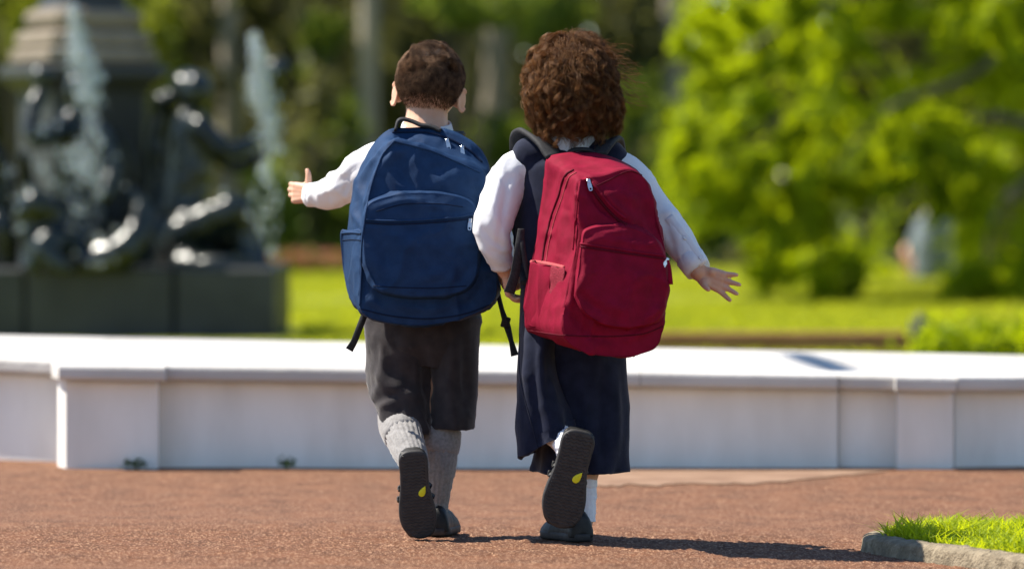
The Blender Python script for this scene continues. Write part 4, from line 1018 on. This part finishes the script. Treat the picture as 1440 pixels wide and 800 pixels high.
v = crease(v, f, [([(528, 470), (555, 520), (600, 545)], 10, -.008), ([(524, 520), (550, 545), (598, 562)], 8, .009), ([(540, 562), (575, 545)], 6, -.006), ([(533, 572), (560, 558)], 5, .005), ([(640, 470), (632, 540), (640, 598)], 7, .008), ([(655, 480), (655, 570)], 7, -.008), ([(590, 470), (600, 530), (604, 590)], 6, -.008), ([(560, 465), (580, 500)], 7, .006)]); sb = mobj('shorts', v, f, M['shorts'], boy)

# socks and shoes
kl0 = P(561, 568, 10.235); 
sock(boy, 'sock', [kl0, P(562, 595, 10.19), P(571, 622, 10.12), P(582, 650, 10.052), P(585, 664, 10.035)], [.047, .046, .042, .034, .030], M['sockg'], cuff=(4, 17, .0045))
sock(boy, 'sock', [P(621, 590, 10.235), P(618, 620, 10.225), P(614, 665, 10.215), P(612, 705, 10.215), P(612, 728, 10.215)], [.046, .046, .042, .030, .027], M['sockg'], cuff=(4, 14, .0035))
shoe(boy, P(580, 634, 9.985), P(591, 757.5, 10.02), (-.05, 1, .22), straps='tabs')
hR = P(614, 753, 10.165); hR[2] = .001; tR = hR + np.array([.022, .185, -.004]); shoe(boy, hR, tR, (0, 0, 1), mirror=True, straps=None)

# ------------------------------------------------------------------ blue backpack
bb = P(597, 450, 10.11); bag = thing('backpack', bb, 'navy blue canvas backpack worn by the short-haired child', 'backpack')
Fb = [(556, 198), (583, 205), (610, 213), (645, 228), (675, 241), (684, 262), (686, 300), (692, 350), (698, 395), (695, 422), (672, 440), (632, 453), (590, 459), (550, 455), (518, 446), (505, 430), (507, 385), (509, 335), (515, 290), (524, 250), (539, 216)]
Bb = [(547, 181), (575, 178), (605, 178), (640, 184), (668, 204), (685, 232), (688, 270), (692, 320), (700, 385), (702, 412), (688, 430), (650, 442), (600, 450), (555, 446), (520, 440), (498, 426), (485, 385), (486, 335), (494, 290), (505, 245), (521, 206)]
Yfb = lambda x, y: 10.05 + .0002 * (x - 600) + .00024 * (330 - y); Ybb = lambda x, y: 10.178 + 0 * x
v, f = pouch(Fb, Bb, Yfb, Ybb, .022, gbulge=.004, gus=18, sink=lambda x, y: .030 * np.clip((262 - y) / 30, 0, 1) * np.clip((x - 545) / 30, 0, 1))
v = crumple(v, f, .006, 10, 41, (1, 1, .6), 4); v = crumple(v, f, .0020, 27, 43, (1, 1, .7))
v = crease(v, f, [([(514, 208), (501, 260), (497, 320)], 4.5, .005), ([(530, 218), (512, 262), (503, 322)], 4.5, -.008), ([(502, 255), (511, 285), (513, 310)], 4, .006), ([(497, 298), (510, 322)], 4, .006), ([(526, 245), (517, 285), (524, 305)], 5, .007), ([(505, 345), (512, 380), (510, 420)], 4, -.005),
                   ([(556, 200), (562, 235), (575, 262)], 9, -.007), ([(535, 235), (556, 214), (570, 212)], 6, .007), ([(650, 240), (610, 262), (590, 264)], 11, .006), ([(668, 258), (678, 300), (682, 340)], 6, -.006), ([(688, 390), (660, 425), (640, 430)], 7, -.007), ([(516, 418), (540, 436)], 5, .006), ([(545, 428), (600, 436), (640, 430)], 6, .004)]); main = mobj('main_compartment', v, f, M['blue'], bag); S1 = (v, f)
Fp = np.array([(520, 286), (545, 276), (580, 271), (620, 272), (655, 280), (669, 294), (673, 320), (672, 360), (668, 390), (650, 409), (615, 416), (575, 416), (540, 410), (524, 396), (513, 365), (511, 325), (513, 302)], float)
cpk = Fp.mean(0); Bp = cpk + (Fp - cpk) * 1.03
vp, fp_ = pouch(Fp, Bp, lambda x, y: Yfb(x, y) - .038, lambda x, y: Yfb(x, y) + .004, .009, gbulge=.004, power=3, N=160, fr=20); vp = crumple(vp, fp_, .005, 10, 47, (1, 1, .8), 4); vp = crumple(vp, fp_, .0016, 30, 48); vp = crease(vp, fp_, [([(517, 375), (532, 406)], 5, -.006), ([(550, 335), (600, 348), (645, 342)], 13, .005), ([(660, 375), (640, 403)], 6, -.006), ([(535, 330), (545, 380)], 8, -.004), ([(590, 395), (630, 380)], 7, .004), ([(530, 292), (560, 283), (600, 281)], 4, .004), ([(600, 296), (655, 298)], 4, -.004)])
pk = mobj('front_pocket', vp, fp_, M['blue'], bag); S2 = (vp, fp_)
gx = lambda x: 10.165 - np.clip((x - 483) / 26, 0, 1.1) * .115
Fs = np.array([(480, 327), (490, 325), (509, 326), (509, 360), (507, 395), (503, 430), (495, 424), (486, 400), (481, 365)], float); Bs = Fs.mean(0) + (Fs - Fs.mean(0)) * .98
vs, fs = pouch(Fs, Bs, lambda x, y: gx(x) - .014, lambda x, y: gx(x) + .012, .006, N=90, gus=4, fr=12); vs = crumple(vs, fs, .003, 20, 49, (1, 1, .4)); sp = mobj('side_pocket', vs, fs, M['blue'], bag); S3 = (vs, fs)
SB = Surf(S1, S2, S3)
def seam(parent, pts, rad, m, name='seam', surf=None, n=50, off=.0006, flat=1.0):
    p = (surf or SB).line(pts, n, off)
    g = Geo(); g.tube(p, rad, 7, flat=flat, up=(0, -1, 0)); return gobj(name, g, m, parent)
seam(bag, [(555, 199), (583, 206), (610, 214), (645, 229), (674, 242)], .0028, M['blue'], 'piping')
seam(bag, [(553, 200), (538, 219), (525, 252), (516, 291), (510, 335), (508, 385), (506, 428)], .0026, M['blue'], 'piping')
seam(bag, [(553, 187), (580, 186), (607, 188), (632, 196), (660, 212), (677, 228)], .0032, M['zipblue'], 'zip')
seam(pk, [(515, 313), (545, 315), (590, 314), (640, 310), (670, 305)], .0022, M['zipblue'], 'zip')
seam(pk, [(516, 309), (545, 311), (590, 310), (640, 306), (668, 301)], .0030, M['blue'], 'piping', off=.001)
seam(pk, [(525, 402), (560, 404), (610, 405), (655, 402)], .0012, M['zipblue'], 'seam')
seam(pk, [(530, 297), (570, 287), (620, 287), (650, 291)], .0012, M['zipblue'], 'seam')
seam(bag, [(506, 434), (550, 444), (600, 448), (650, 442), (690, 428)], .0016, M['zipblue'], 'seam')
seam(sp, [(482, 338), (495, 337), (508, 338)], .0011, M['zipblue'], 'seam', n=20); seam(sp, [(481, 328), (494, 327), (508, 328)], .0028, M['blue'], 'hem', n=20)
for px, py, dx, dy, par in ((629, 199, .25, -1, bag), (650, 209, .1, -1, bag), (661, 311, -.08, -1, pk)):
    h, n_ = SB.hit(px, py, .001); zip_pull(par, h, (dx, -.35, dy), (0, -1, .15), 1.0)
# carry handle, shoulder straps, loose webbing
hp = [P(556, 184, 10.165), P(560, 171, 10.175), P(568, 168, 10.18), P(580, 171, 10.18), P(592, 176, 10.175), P(606, 178, 10.175), P(620, 184, 10.17)]
gobj('carry_handle', band(hp, .009, .007, (0, 1, .3)), M['strap'], bag)
gobj('shoulder_strap', band([P(565, 190, 10.19), P(556, 186, 10.24), P(556, 196, 10.34), P(553, 225, 10.385), P(548, 290, 10.38), P(545, 360, 10.34), P(530, 420, 10.20)], .021, .012, (1, 0, 0)), M['strap'], bag)
gobj('shoulder_strap', band([P(635, 192, 10.19), P(642, 188, 10.24), P(642, 198, 10.34), P(646, 225, 10.385), P(652, 290, 10.38), P(660, 360, 10.34), P(690, 415, 10.20)], .021, .012, (1, 0, 0)), M['strap'], bag)
gobj('strap_end', band([P(512, 444, 10.14), P(505, 462, 10.13), P(498, 480, 10.125), P(491, 492, 10.125)], (.008, .008, .008, .010), .0025, (.9, .2, .3)), M['strap'], bag)
so = gobj('strap_end', band([P(700, 412, 10.15), P(706, 436, 10.14), P(713, 458, 10.135), P(719, 480, 10.13), P(724, 500, 10.13)], (.006, .006, .009, .006, .010), .003, (.9, .35, .2)), M['strap'], bag)
g = Geo(); g.box(P(711, 453, 10.13), (.010, .004, .013), rotm('Y', .28), bev=.002); gobj('buckle', g, M['strap'], so)

# ================================================================== child with curly hair and the red backpack
go = P(812, 762, 9.98); go[2] = 0
girl = thing('person', go, 'curly-haired child in navy uniform and white shirt, one foot lifted', 'person')
HG = rotm('Y', math.radians(-3)) @ rotm('X', math.radians(-4)); hgc = P(806, 122, 10.08)
g = Geo(); head_mesh(g, hgc, HG, 1.02)
g.tube([P(806, 150, 10.08), P(804, 180, 10.06), P(803, 210, 10.05)], [.045, .045, .055], 20, n=8)
g.tube([P(803, 215, 10.05), P(805, 290, 10.05), P(806, 370, 10.035), P(806, 465, 10.02)], [.06, .092, .09, .09], 24, n=14, flat=.70, up=(0, 1, 0), rnd=False)
g.tube([P(752, 226, 10.05), P(855, 231, 10.05)], [.036, .036], 14)
la = [P(738, 232, 10.05), P(708, 270, 10.02), P(690, 325, 9.997), P(700, 355, 10.005), P(711, 380, 10.03)]; ra = [P(866, 236, 10.05), P(898, 262, 10.03), P(930, 305, 9.99), P(960, 348, 9.945), P(983, 383, 9.91)]
g.tube(la, [.030, .030, .028, .026, .021], 14, n=20); g.tube(ra, [.030, .030, .029, .026, .021], 14, n=20)
hand_mesh(g, P(711, 380, 10.03), (.12, .30, -.92), (.9, .3, .1), (0, 1, .2), .105, (.55, .6, .6, .6), .03, (.4, .6, .6))
hand_mesh(g, P(983, 384, 9.908), (.88, -.25, -.36), (.1, -1, -.1), (-.2, 0, -1), .110, (.18, .12, .10, .06), .20, (.75, .35, .75), .34)
legL = [P(778, 470, 10.02), P(768, 540, 10.03), P(769, 586, 10.045), P(780, 606, 9.965), P(788, 615, 9.93), P(797, 626, 9.895), P(801, 640, 9.89)]
legR = [P(835, 470, 10.02), P(834, 560, 10.04), P(830, 620, 10.035), P(822, 672, 10.02), P(822, 692, 10.018), P(821, 712, 10.015), P(820, 732, 10.015)]
g.tube(legL, [.055, .048, .042, .033, .027, .026, .025], 18, n=40); g.tube(legR, [.055, .048, .040, .030, .0235, .0235, .024], 18, n=40); ankL, ankR = legL[-1], legR[-1]
g.tube([ankL, P(800, 670, 9.885), P(792, 712, 9.90)], [.024, .02, .014], 12); g.tube([ankR, ankR + [-.02, .05, -.01], ankR + [-.04, .10, -.016]], [.023, .018, .012], 12)
v, f = remeshed(g, .0030, 3); mobj('body', v, f, M['skin'], girl)
for s in (-1, 1):
    g = Geo(); g.ell(hgc + HG @ np.array([s * .0306, .0705, .006]), (.0096, .0096, .0096)); gobj('eye', g, M['eye'], girl)

# curly hair: locks of strands over a darker mass
r = np.random.default_rng(17)
hc = P(806, 128, 10.055)
def env(ph, th, k=1.0):
    e = np.maximum(th - math.pi / 2, 0); s, c = np.sin(np.minimum(th, math.pi / 2)), np.cos(np.minimum(th, math.pi / 2)); w = np.where(e > 0, 1.02 - .30 * (e - .2) ** 2, np.abs(s) ** 1.15 * 1.006); zz = c - e * .75
    lump = 1 + .14 * vn(np.stack([np.cos(ph) * 2.2 * s, np.sin(ph) * 2.2 * s, zz * 2.2], -1).reshape(-1, 3), 5).reshape(np.shape(ph))
    X = w * np.cos(ph) * .0985 * lump * k; Y = w * np.sin(ph) * .110 * lump * k; Z = np.where(zz > 0, zz * .132, zz * .138) * k
    X = X + .004 * (zz < 0) * np.abs(zz)
    return np.stack([X, Y, Z], -1)
NL, NS, K = 330, 32, 18
ph0 = r.uniform(0, 2 * math.pi, NL); vis = r.uniform(0, 1, NL) < .45; ph0 = np.where(vis, r.uniform(math.pi, 2 * math.pi, NL), ph0)
face = (np.sin(ph0) > .55)
t0 = np.arccos(r.uniform(-.25, 1, NL)); t1 = np.minimum(t0 + r.uniform(.7, 1.5, NL), np.where(face, 1.6, r.uniform(2.2, 3.1, NL))); t1 = np.maximum(t1, t0 + .35)
T = np.linspace(0, 1, K)
kk = r.uniform(.86, 1.13, NL)
TH = t0[:, None] + (t1 - t0)[:, None] * T; PH = ph0[:, None] + r.normal(0, .35, NL)[:, None] * T + .0
lift = (.84 + .16 * np.minimum(T * 4, 1))[None] * kk[:, None]
C = env(PH, TH) * lift[..., None]
tl = np.linalg.norm(np.diff(C, axis=1), axis=2).cumsum(1); tl = np.concatenate([np.zeros((NL, 1)), tl], 1)
cr_ = r.uniform(.005, .012, NL); cp_ = r.uniform(.040, .085, NL); ph_ = r.uniform(0, 6.28, NL); sg = r.choice([-1, 1], NL)
tan = np.gradient(C, axis=1); tan /= np.linalg.norm(tan, axis=2, keepdims=True) + 1e-9; rad_ = C / (np.linalg.norm(C, axis=2, keepdims=True) + 1e-9); sd = np.cross(tan, rad_); sd /= np.linalg.norm(sd, axis=2, keepdims=True) + 1e-9
st = []
for j in range(NS):
    an = 2 * math.pi * tl / cp_[:, None] * sg[:, None] + ph_[:, None] + r.normal(0, .22, NL)[:, None]; amp = (cr_ * r.uniform(.75, 1.25, NL))[:, None] * np.minimum(.25 + T * 1.3, 1.1)[None]
    q = C + (np.cos(an) * amp)[..., None] * sd + (np.sin(an) * amp * .8)[..., None] * rad_ + r.normal(0, .0030, (NL, 1, 3)) + r.normal(0, .0009, (NL, K, 3)) * T[None, :, None]
    st.append(q)
st = np.concatenate(st)
# single frizzy strands over the locks
nz_ = 4200; pz = r.uniform(math.pi * .9, 2.1 * math.pi, nz_); a0 = np.arccos(r.uniform(-.3, 1, nz_)); a1 = a0 + r.uniform(.3, 1.1, nz_); a1 = np.minimum(a1, 3.0)
Tz = np.linspace(0, 1, K); thz = a0[:, None] + (a1 - a0)[:, None] * Tz; phz = pz[:, None] + r.normal(0, .5, nz_)[:, None] * Tz; fz = env(phz, thz) * r.uniform(.95, 1.10, nz_)[:, None, None]
w1, w2 = r.uniform(5, 16, (2, nz_)); amp_ = r.uniform(.002, .009, nz_); dz = r.normal(0, 1, (nz_, 3)); dz /= np.linalg.norm(dz, axis=1, keepdims=True); ez = np.cross(dz, r.normal(0, 1, (nz_, 3))); ez /= np.linalg.norm(ez, axis=1, keepdims=True)
fz = fz + dz[:, None] * (amp_[:, None] * np.sin(w1[:, None] * Tz + w2[:, None]))[..., None] + ez[:, None] * (amp_[:, None] * np.cos(w2[:, None] * Tz + w1[:, None]))[..., None]
# loose flyaways, most on the windward side
nf = 700; pf = np.where(r.uniform(0, 1, nf) < .5, r.normal(6.15, .45, nf), r.uniform(math.pi, 2 * math.pi, nf)); tf = r.uniform(.1, 1.9, nf)
b0 = env(pf, tf) * .97; o_ = b0 / np.linalg.norm(b0, axis=1, keepdims=True); wind = np.where((np.cos(pf) > .6)[:, None] & (r.uniform(0, 1, nf) < .45)[:, None], np.array([[.070, 0, .000]]), o_ * .010 + [[.003, 0, 0]]) * r.uniform(.4, 1.25, (nf, 1))
sw = r.normal(0, 1, (nf, 3)); sw -= o_ * np.sum(sw * o_, 1, keepdims=True); fl = []
phs = r.uniform(0, 6.28, nf)
for t in T: fl.append(b0 + wind * t + sw * (.010 * t)[..., None] + o_ * (np.sin(t * 5 + phs) * .006 * t)[:, None] + np.array([0, 0, -1]) * (.022 * t * t) + np.array([0, 0, 1.0]) * (np.cos(t * 9 + phs) * .005 * t)[:, None])
st2 = np.stack(fl, 1)
al = np.concatenate([st, fz, st2]); rr = np.concatenate([np.outer(np.full(len(st), .00046), np.linspace(1, .45, K)), np.outer(np.full(len(fz), .00038), np.linspace(1, .5, K)), np.outer(np.full(len(st2), .00046), np.linspace(1, .6, K))])
v, f = strand_mesh(al @ HG.T + hc, rr); hg = mobj('hair', v, f, M['hairg'], girl)
ph = np.linspace(0, 2 * math.pi, 72, endpoint=False); R = []
for t in np.linspace(.03, 2.75, 44):
    q = env(ph, np.full(72, t)) ; ridg = 1 + .05 * vn(q * 60, 8)[:, None]; R.append(q * .84 * ridg * np.where((np.sin(ph) > .5) & (t > 1.35), .72, 1)[:, None])
g = Geo(); g.loft(np.array(R) @ HG.T + hc); gobj('hair_underlayer', g, M['scalp'], hg)

# shirt with sleeves, collar and buttoned cuff
g = Geo(); g.tube([P(803, 215, 10.05), P(804, 245, 10.05), P(805, 330, 10.045), P(806, 430, 10.03)], [.06, .108, .112, .110], 36, n=20, flat=.72, up=(0, 1, 0), rnd=False); g.tube([P(752, 224, 10.05), P(855, 230, 10.05)], [.040, .040], 20)
v1, f1 = remeshed(g, .006, 4)
v2, f2 = sleeve([P(742, 230, 10.05), P(718, 248, 10.04), P(704, 284, 10.015), P(693, 322, 9.995), P(698, 352, 10.0), P(708, 374, 10.02)], [.042, .047, .048, .045, .035, .027], 61, .0045)
v3, f3 = sleeve([P(856, 232, 10.05), P(886, 250, 10.04), P(912, 284, 10.01), P(938, 318, 9.975), P(962, 350, 9.94), P(982, 379, 9.912)], [.042, .045, .043, .040, .035, .029], 62, .0035, freq=14)
v2 = crease(v2, f2, [([(710, 222), (700, 262), (688, 310)], 5, .005), ([(716, 250), (707, 300), (702, 345)], 4.5, -.007), ([(674, 318), (692, 338), (706, 348)], 4.5, -.007), ([(674, 340), (690, 364)], 4.5, .005), ([(688, 296), (706, 318)], 5, .005), ([(698, 235), (712, 262)], 4, -.005), ([(690, 352), (710, 360)], 4, -.004)])
v3 = crease(v3, f3, [([(930, 296), (942, 335), (955, 365)], 5, -.005), ([(948, 345), (966, 382)], 4, .004), ([(926, 300), (950, 300)], 5, .004)])
v, f = cat([v1, v2, v3], [f1, f2, f3]); sg_ = mobj('shirt', v, f, M['shirt'], girl); SS = Surf((v3, f3))
g = Geo(); cr2 = lambda py, r_: np.array([P(804, py, 10.052) + [r_ * math.cos(q), r_ * .95 * math.sin(q), .014 * math.sin(q)] for q in a])
a = np.linspace(0, 2 * math.pi, 33); g.loft(np.stack([cr2(212, .070), cr2(192, .060), cr2(186, .056), cr2(188, .052), cr2(205, .052)]), False, False); gobj('collar', g, M['shirt'], sg_)
d0 = P(983, 381, 9.91) - P(962, 350, 9.94); d0 /= np.linalg.norm(d0); c0 = P(980, 377, 9.914)
g = Geo(); g.tube([c0 - d0 * .035, c0 - d0 * .033, c0 - d0 * .01, c0 + d0 * .007, c0 + d0 * .008, c0 + d0 * .002], [.031, .0335, .0325, .0305, .027, .024], 40, rnd=False); v = crumple(g.verts(), g.f, .0018, 35, 15); mobj('cuff', v, g.f, M['shirt'], sg_); SC = Surf((v, g.f), (v3, f3))
# sleeve placket and buttons
pl = SC.line([(940, 305), (955, 325), (970, 345), (984, 364), (990, 372)], 30, .0002)
gobj('placket', band(pl, .011, .0014, (.75, 0, .65), 30), M['shirt'], sg_)
for px, py in ((963, 335), (985, 363)):
    h, n_ = SC.hit(px, py, .002); f_, s_, u_ = basis(n_, (0, 0, 1)); rt = np.stack([np.cross(u_, f_), u_, f_], 1); g = Geo()
    q = np.linspace(0, 2 * math.pi, 18, endpoint=False); g.loft([h + (np.stack([rr_ * np.cos(q), rr_ * np.sin(q), np.full(18, zz)], 1)) @ rt.T for rr_, zz in ((.0050, -.001), (.0052, .0008), (.0045, .0016), (.003, .0011))]); gobj('button', g, M['button'], sg_)

# navy bodice over the shirt
g = Geo(); g.tube([P(803, 214, 10.05), P(804, 236, 10.05), P(805, 300, 10.045), P(805, 370, 10.04), P(806, 440, 10.03)], [.085, .122, .130, .124, .120], 48, n=26, flat=.72, up=(0, 1, 0), rnd=False)
g.tube([P(750, 222, 10.045), P(800, 220, 10.045), P(856, 228, 10.045)], [.050, .050, .050], 24, n=8)
v, f = remeshed(g, .005, 5); v = crumple(v, f, .005, 13, 71, (1, 1, .4)); vest = mobj('bodice', v, f, M['navy'], girl); SV = Surf((v, f))
# navy culottes
RL = ringloft([(770, 440, 10.02, 36, .09, 0, 0), (757, 500, 10.01, 28, .095, 0, 0), (761, 555, 10.0, 36, .098, 2, 0), (766, 600, 9.985, 40, .095, -10, -4), (769, 626, 9.975, 41, .090, -20, -6)], 84, 50)
RR = ringloft([(822, 440, 10.03, 56, .10, 0, 0), (822, 505, 10.035, 57, .098, 0, 0), (821, 580, 10.05, 61, .102, 0, 0), (817, 640, 10.055, 64, .105, 0, 0), (815.5, 661, 10.055, 65.5, .106, 0, 1)], 84, 54)
RP = ringloft([(806, 405, 10.035, 73, .090, 0, 0), (806, 440, 10.03, 75, .094, 0, 0), (805, 480, 10.03, 74, .09, 0, 0), (806, 520, 10.03, 66, .06, 0, 0)], 72, 20)
def pleat(R, k, amp, ph):
    n, m = R.shape[:2]; aa = np.linspace(0, 2 * math.pi, m, endpoint=False); w = np.linspace(0, 1, n)[:, None] ** 1.3; c = R.mean(1, keepdims=True)
    d = R - c; d[..., 2] = 0; d /= np.linalg.norm(d, axis=2, keepdims=True) + 1e-9
    s = np.cos(aa * k + ph + .5 * np.sin(aa * 2 + ph))[None] * w * amp; return R + d * s[..., None]
A = cloth_tube(pleat(RL, 5, .007, .4), .006, 13, 81, (1, 1, .35)); Bq = cloth_tube(pleat(RR, 6, .008, 1.0), .006, 13, 83, (1, 1, .3)); C = cloth_tube(RP, .005, 13, 85, (1, 1, .5), hem=False)
v, f = cat([A[0], Bq[0], C[0]], [A[1], Bq[1], C[1]])
v = crease(v, f, [([(742, 440), (737, 520), (748, 605)], 5, .006), ([(752, 470), (750, 540), (762, 620)], 6, -.007), ([(788, 505), (799, 560), (806, 600)], 5, .005), ([(850, 510), (846, 580), (850, 658)], 8, -.010), ([(866, 520), (868, 600), (866, 655)], 6, .007), ([(818, 510), (822, 580), (838, 655)], 7, .008), ([(770, 500), (775, 570)], 6, -.006)]); cu = mobj('culottes', v, f, M['navy'], girl); SQ = Surf((v, f))
seam(cu, [(731, 470), (731, 520), (738, 560), (752, 612), (756, 630)], .0011, M['navy'], 'seam', SQ)

# ankle socks and shoes
sock(girl, 'sock', [P(780, 606, 9.965), P(788, 615, 9.93), P(797, 626, 9.895), P(801, 640, 9.89)], [.031, .031, .030, .029], M['sockw'], ribs=26, amp=.0006, cuff=(0, 8, .002))
sock(girl, 'sock', [P(822, 672, 10.02), P(822, 692, 10.018), P(821, 712, 10.015), P(820, 732, 10.015)], [.0275, .027, .027, .028], M['sockw'], ribs=26, amp=.0006, cuff=(0, 9, .002))
shoe(girl, P(817, 606, 9.835), P(785, 742, 9.865), (-.08, 1, .12), straps='buckle', wfac=1.12)
hR = P(820, 763, 9.955); hR[2] = .005; tR = hR + np.array([-.072, .180, -.004]); shoe(girl, hR, tR, (0, 0, 1), mirror=True, straps=None, wfac=1.12)

# ------------------------------------------------------------------ crimson backpack
rb = P(860, 500, 9.87); rbag = thing('backpack', rb, 'crimson canvas backpack worn by the curly-haired child', 'backpack')
Fr = [(815, 254), (848, 248), (882, 239), (904, 250), (917, 271), (926, 312), (937, 360), (936, 420), (932, 468), (923, 489), (898, 499), (860, 502), (818, 494), (793, 472), (792, 440), (800, 400), (807, 360), (811, 312), (813, 282)]
Br = [(769, 223), (790, 215), (835, 214), (880, 228), (905, 250), (920, 290), (932, 340), (934, 400), (930, 455), (915, 480), (880, 492), (840, 492), (790, 482), (745, 466), (738, 432), (744, 380), (755, 335), (761, 285), (765, 250)]
Yfr = lambda x, y: 9.750 + .0005 * (x - 870) + .0003 * (340 - y); Ybr = lambda x, y: 9.940 + 0 * x
v, f = pouch(Fr, Br, Yfr, Ybr, .018, gbulge=.0, gus=16, N=240); v = crumple(v, f, .006, 9, 91, (1, 1, .7), 4); v = crumple(v, f, .0025, 24, 93, (1, 1, .8))
v = crease(v, f, [([(824, 258), (846, 290), (880, 318)], 6, -.012), ([(814, 255), (812, 300), (822, 324)], 6, .009), ([(840, 262), (862, 288), (888, 312)], 7, .010), ([(784, 230), (773, 262), (768, 300)], 6, -.008), ([(800, 298), (806, 335), (798, 372)], 5, -.009), ([(796, 300), (789, 335), (785, 360)], 5, .009), ([(776, 320), (782, 350)], 4, -.006),
                   ([(800, 436), (830, 470), (860, 478)], 7, -.008), ([(880, 478), (932, 452)], 5, .007), ([(895, 258), (912, 300), (922, 330)], 8, -.007), ([(860, 270), (900, 285)], 8, .006), ([(806, 390), (800, 440)], 5, .006)]); mobj('main_compartment', v, f, M['red'], rbag); S1 = (v, f)
Fp = np.array([(824, 324), (852, 317), (885, 319), (915, 333), (932, 354), (937, 385), (936, 420), (928, 447), (903, 458), (870, 460), (840, 452), (818, 434), (811, 405), (814, 370), (818, 342)], float); cpk = Fp.mean(0); Bp = cpk + (Fp - cpk) * 1.035
vp, fp_ = pouch(Fp, Bp, lambda x, y: Yfr(x, y) - .036, lambda x, y: Yfr(x, y) + .004, .009, gbulge=.004, power=3, N=160, fr=20); vp = crumple(vp, fp_, .006, 10, 97, (1, 1, .8), 4); vp = crumple(vp, fp_, .0018, 28, 98); vp = crease(vp, fp_, [([(818, 415), (848, 440)], 6, -.008), ([(905, 452), (932, 430)], 5, .007), ([(830, 360), (824, 405)], 6, .006), ([(840, 330), (880, 326)], 5, .005), ([(860, 380), (910, 395)], 14, .004), ([(850, 425), (880, 440)], 8, .005), ([(925, 380), (918, 420)], 6, -.006)]); rp = mobj('front_pocket', vp, fp_, M['red'], rbag); S2 = (vp, fp_)
gx2 = lambda x: 9.933 - np.clip((x - 738) / 57, 0, 1.05) * .185
Fs = np.array([(746, 371), (760, 372), (776, 375), (774, 400), (772, 430), (776, 462), (756, 460), (742, 456), (738, 432), (741, 398)], float); Bs = Fs.mean(0) + (Fs - Fs.mean(0)) * .98
vs, fs = pouch(Fs, Bs, lambda x, y: gx2(x) - .016, lambda x, y: gx2(x) + .012, .010, N=100, gus=4, fr=14); vs = crumple(vs, fs, .006, 22, 99, (1, 1, .3)); sp = mobj('side_pocket', vs, fs, M['red'], rbag); S3 = (vs, fs)
Fs = np.array([(775, 376), (785, 377), (794, 379), (792, 405), (788, 435), (790, 466), (783, 466), (776, 462), (772, 430), (774, 400)], float); Bs = Fs.mean(0) + (Fs - Fs.mean(0)) * .98
vs2, fs2 = pouch(Fs, Bs, lambda x, y: gx2(x) - .020, lambda x, y: gx2(x) + .012, .006, N=80, gus=4, fr=10); vs2 = crumple(vs2, fs2, .003, 30, 96); mobj('netting', vs2, fs2, M['redmesh'], sp); S4 = (vs2, fs2)
SB = Surf(S1, S2, S3, S4)
seam(rbag, [(806, 240), (797, 245), (791, 256), (786, 275), (776, 303), (769, 330), (765, 352), (763, 368)], .0030, M['zipred'], 'zip')
seam(rbag, [(810, 243), (801, 249), (796, 260), (791, 278), (781, 306), (774, 333), (770, 354), (768, 368)], .0013, M['redtrim'], 'seam')
seam(rbag, [(816, 256), (812, 285), (809, 315), (806, 350)], .0024, M['red'], 'piping')
seam(rbag, [(830, 266), (855, 254), (884, 241), (903, 247)], .0018, M['zipred'], 'seam')
seam(rbag, [(826, 256), (838, 274), (852, 292), (868, 308), (880, 316)], .0034, M['zipred'], 'zip')
seam(rbag, [(834, 258), (848, 276), (862, 292), (878, 306)], .0036, M['red'], 'piping', off=.002)
seam(rp, [(817, 347), (850, 352), (890, 358), (934, 364)], .0020, M['zipred'], 'zip')
seam(rp, [(817, 343), (850, 348), (890, 354), (933, 360)], .0026, M['red'], 'piping', off=.001)
seam(rbag, [(743, 464), (790, 471), (850, 473), (900, 470), (935, 458)], .0015, M['zipred'], 'seam')
seam(sp, [(745, 368), (758, 369), (776, 372), (793, 376)], .0045, M['redtrim'], 'elastic_hem', n=30)
h, n_ = SB.hit(828, 256, .002); zip_pull(rbag, h, (.25, -.4, -1), (0, -1, .15), 1.0); h, n_ = SB.hit(936, 366, .003)
zip_pull(rp, h, (-.6, -.25, -1), (.2, -1, .1), .9); gobj('pull_cord', band([h + [.002, -.005, 0], h + [.006, -.006, -.02], h + [.008, -.006, -.055]], (.003, .004, .006), .003, (1, 0, 0), 14), M['red'], rp)
# straps
gobj('shoulder_strap', band([P(780, 222, 9.95), P(766, 206, 9.975), P(748, 193, 10.02), P(735, 190, 10.06), P(728, 205, 10.12), P(735, 260, 10.15), P(735, 320, 10.12), P(738, 370, 10.04), P(745, 400, 9.97)], .023, .013, (.8, -.2, -.5)), M['strap'], rbag)
gobj('shoulder_strap', band([P(842, 218, 9.95), P(852, 205, 9.98), P(860, 198, 10.03), P(866, 202, 10.08), P(868, 230, 10.13), P(862, 290, 10.15), P(862, 360, 10.12), P(870, 420, 9.97)], .021, .013, (1, -.1, .4)), M['strap'], rbag)
gobj('carry_handle', band([P(795, 224, 9.955), P(802, 213, 9.965), P(818, 210, 9.97), P(834, 213, 9.965), P(840, 223, 9.955)], .010, .007, (0, 1, .2)), M['strap'], rbag)
gobj('lower_strap', band([P(750, 402, 9.93), P(741, 380, 9.925), P(735, 345, 9.93), P(733, 322, 9.95)], .006, .003, (.9, .2, .2)), M['strap'], rbag)
gobj('strap_end', band([P(733, 322, 9.94), P(730, 350, 9.93), P(724, 385, 9.93), P(716, 412, 9.93)], (.008, .011, .011, .013), .003, (.95, .2, .2)), M['strap'], rbag)
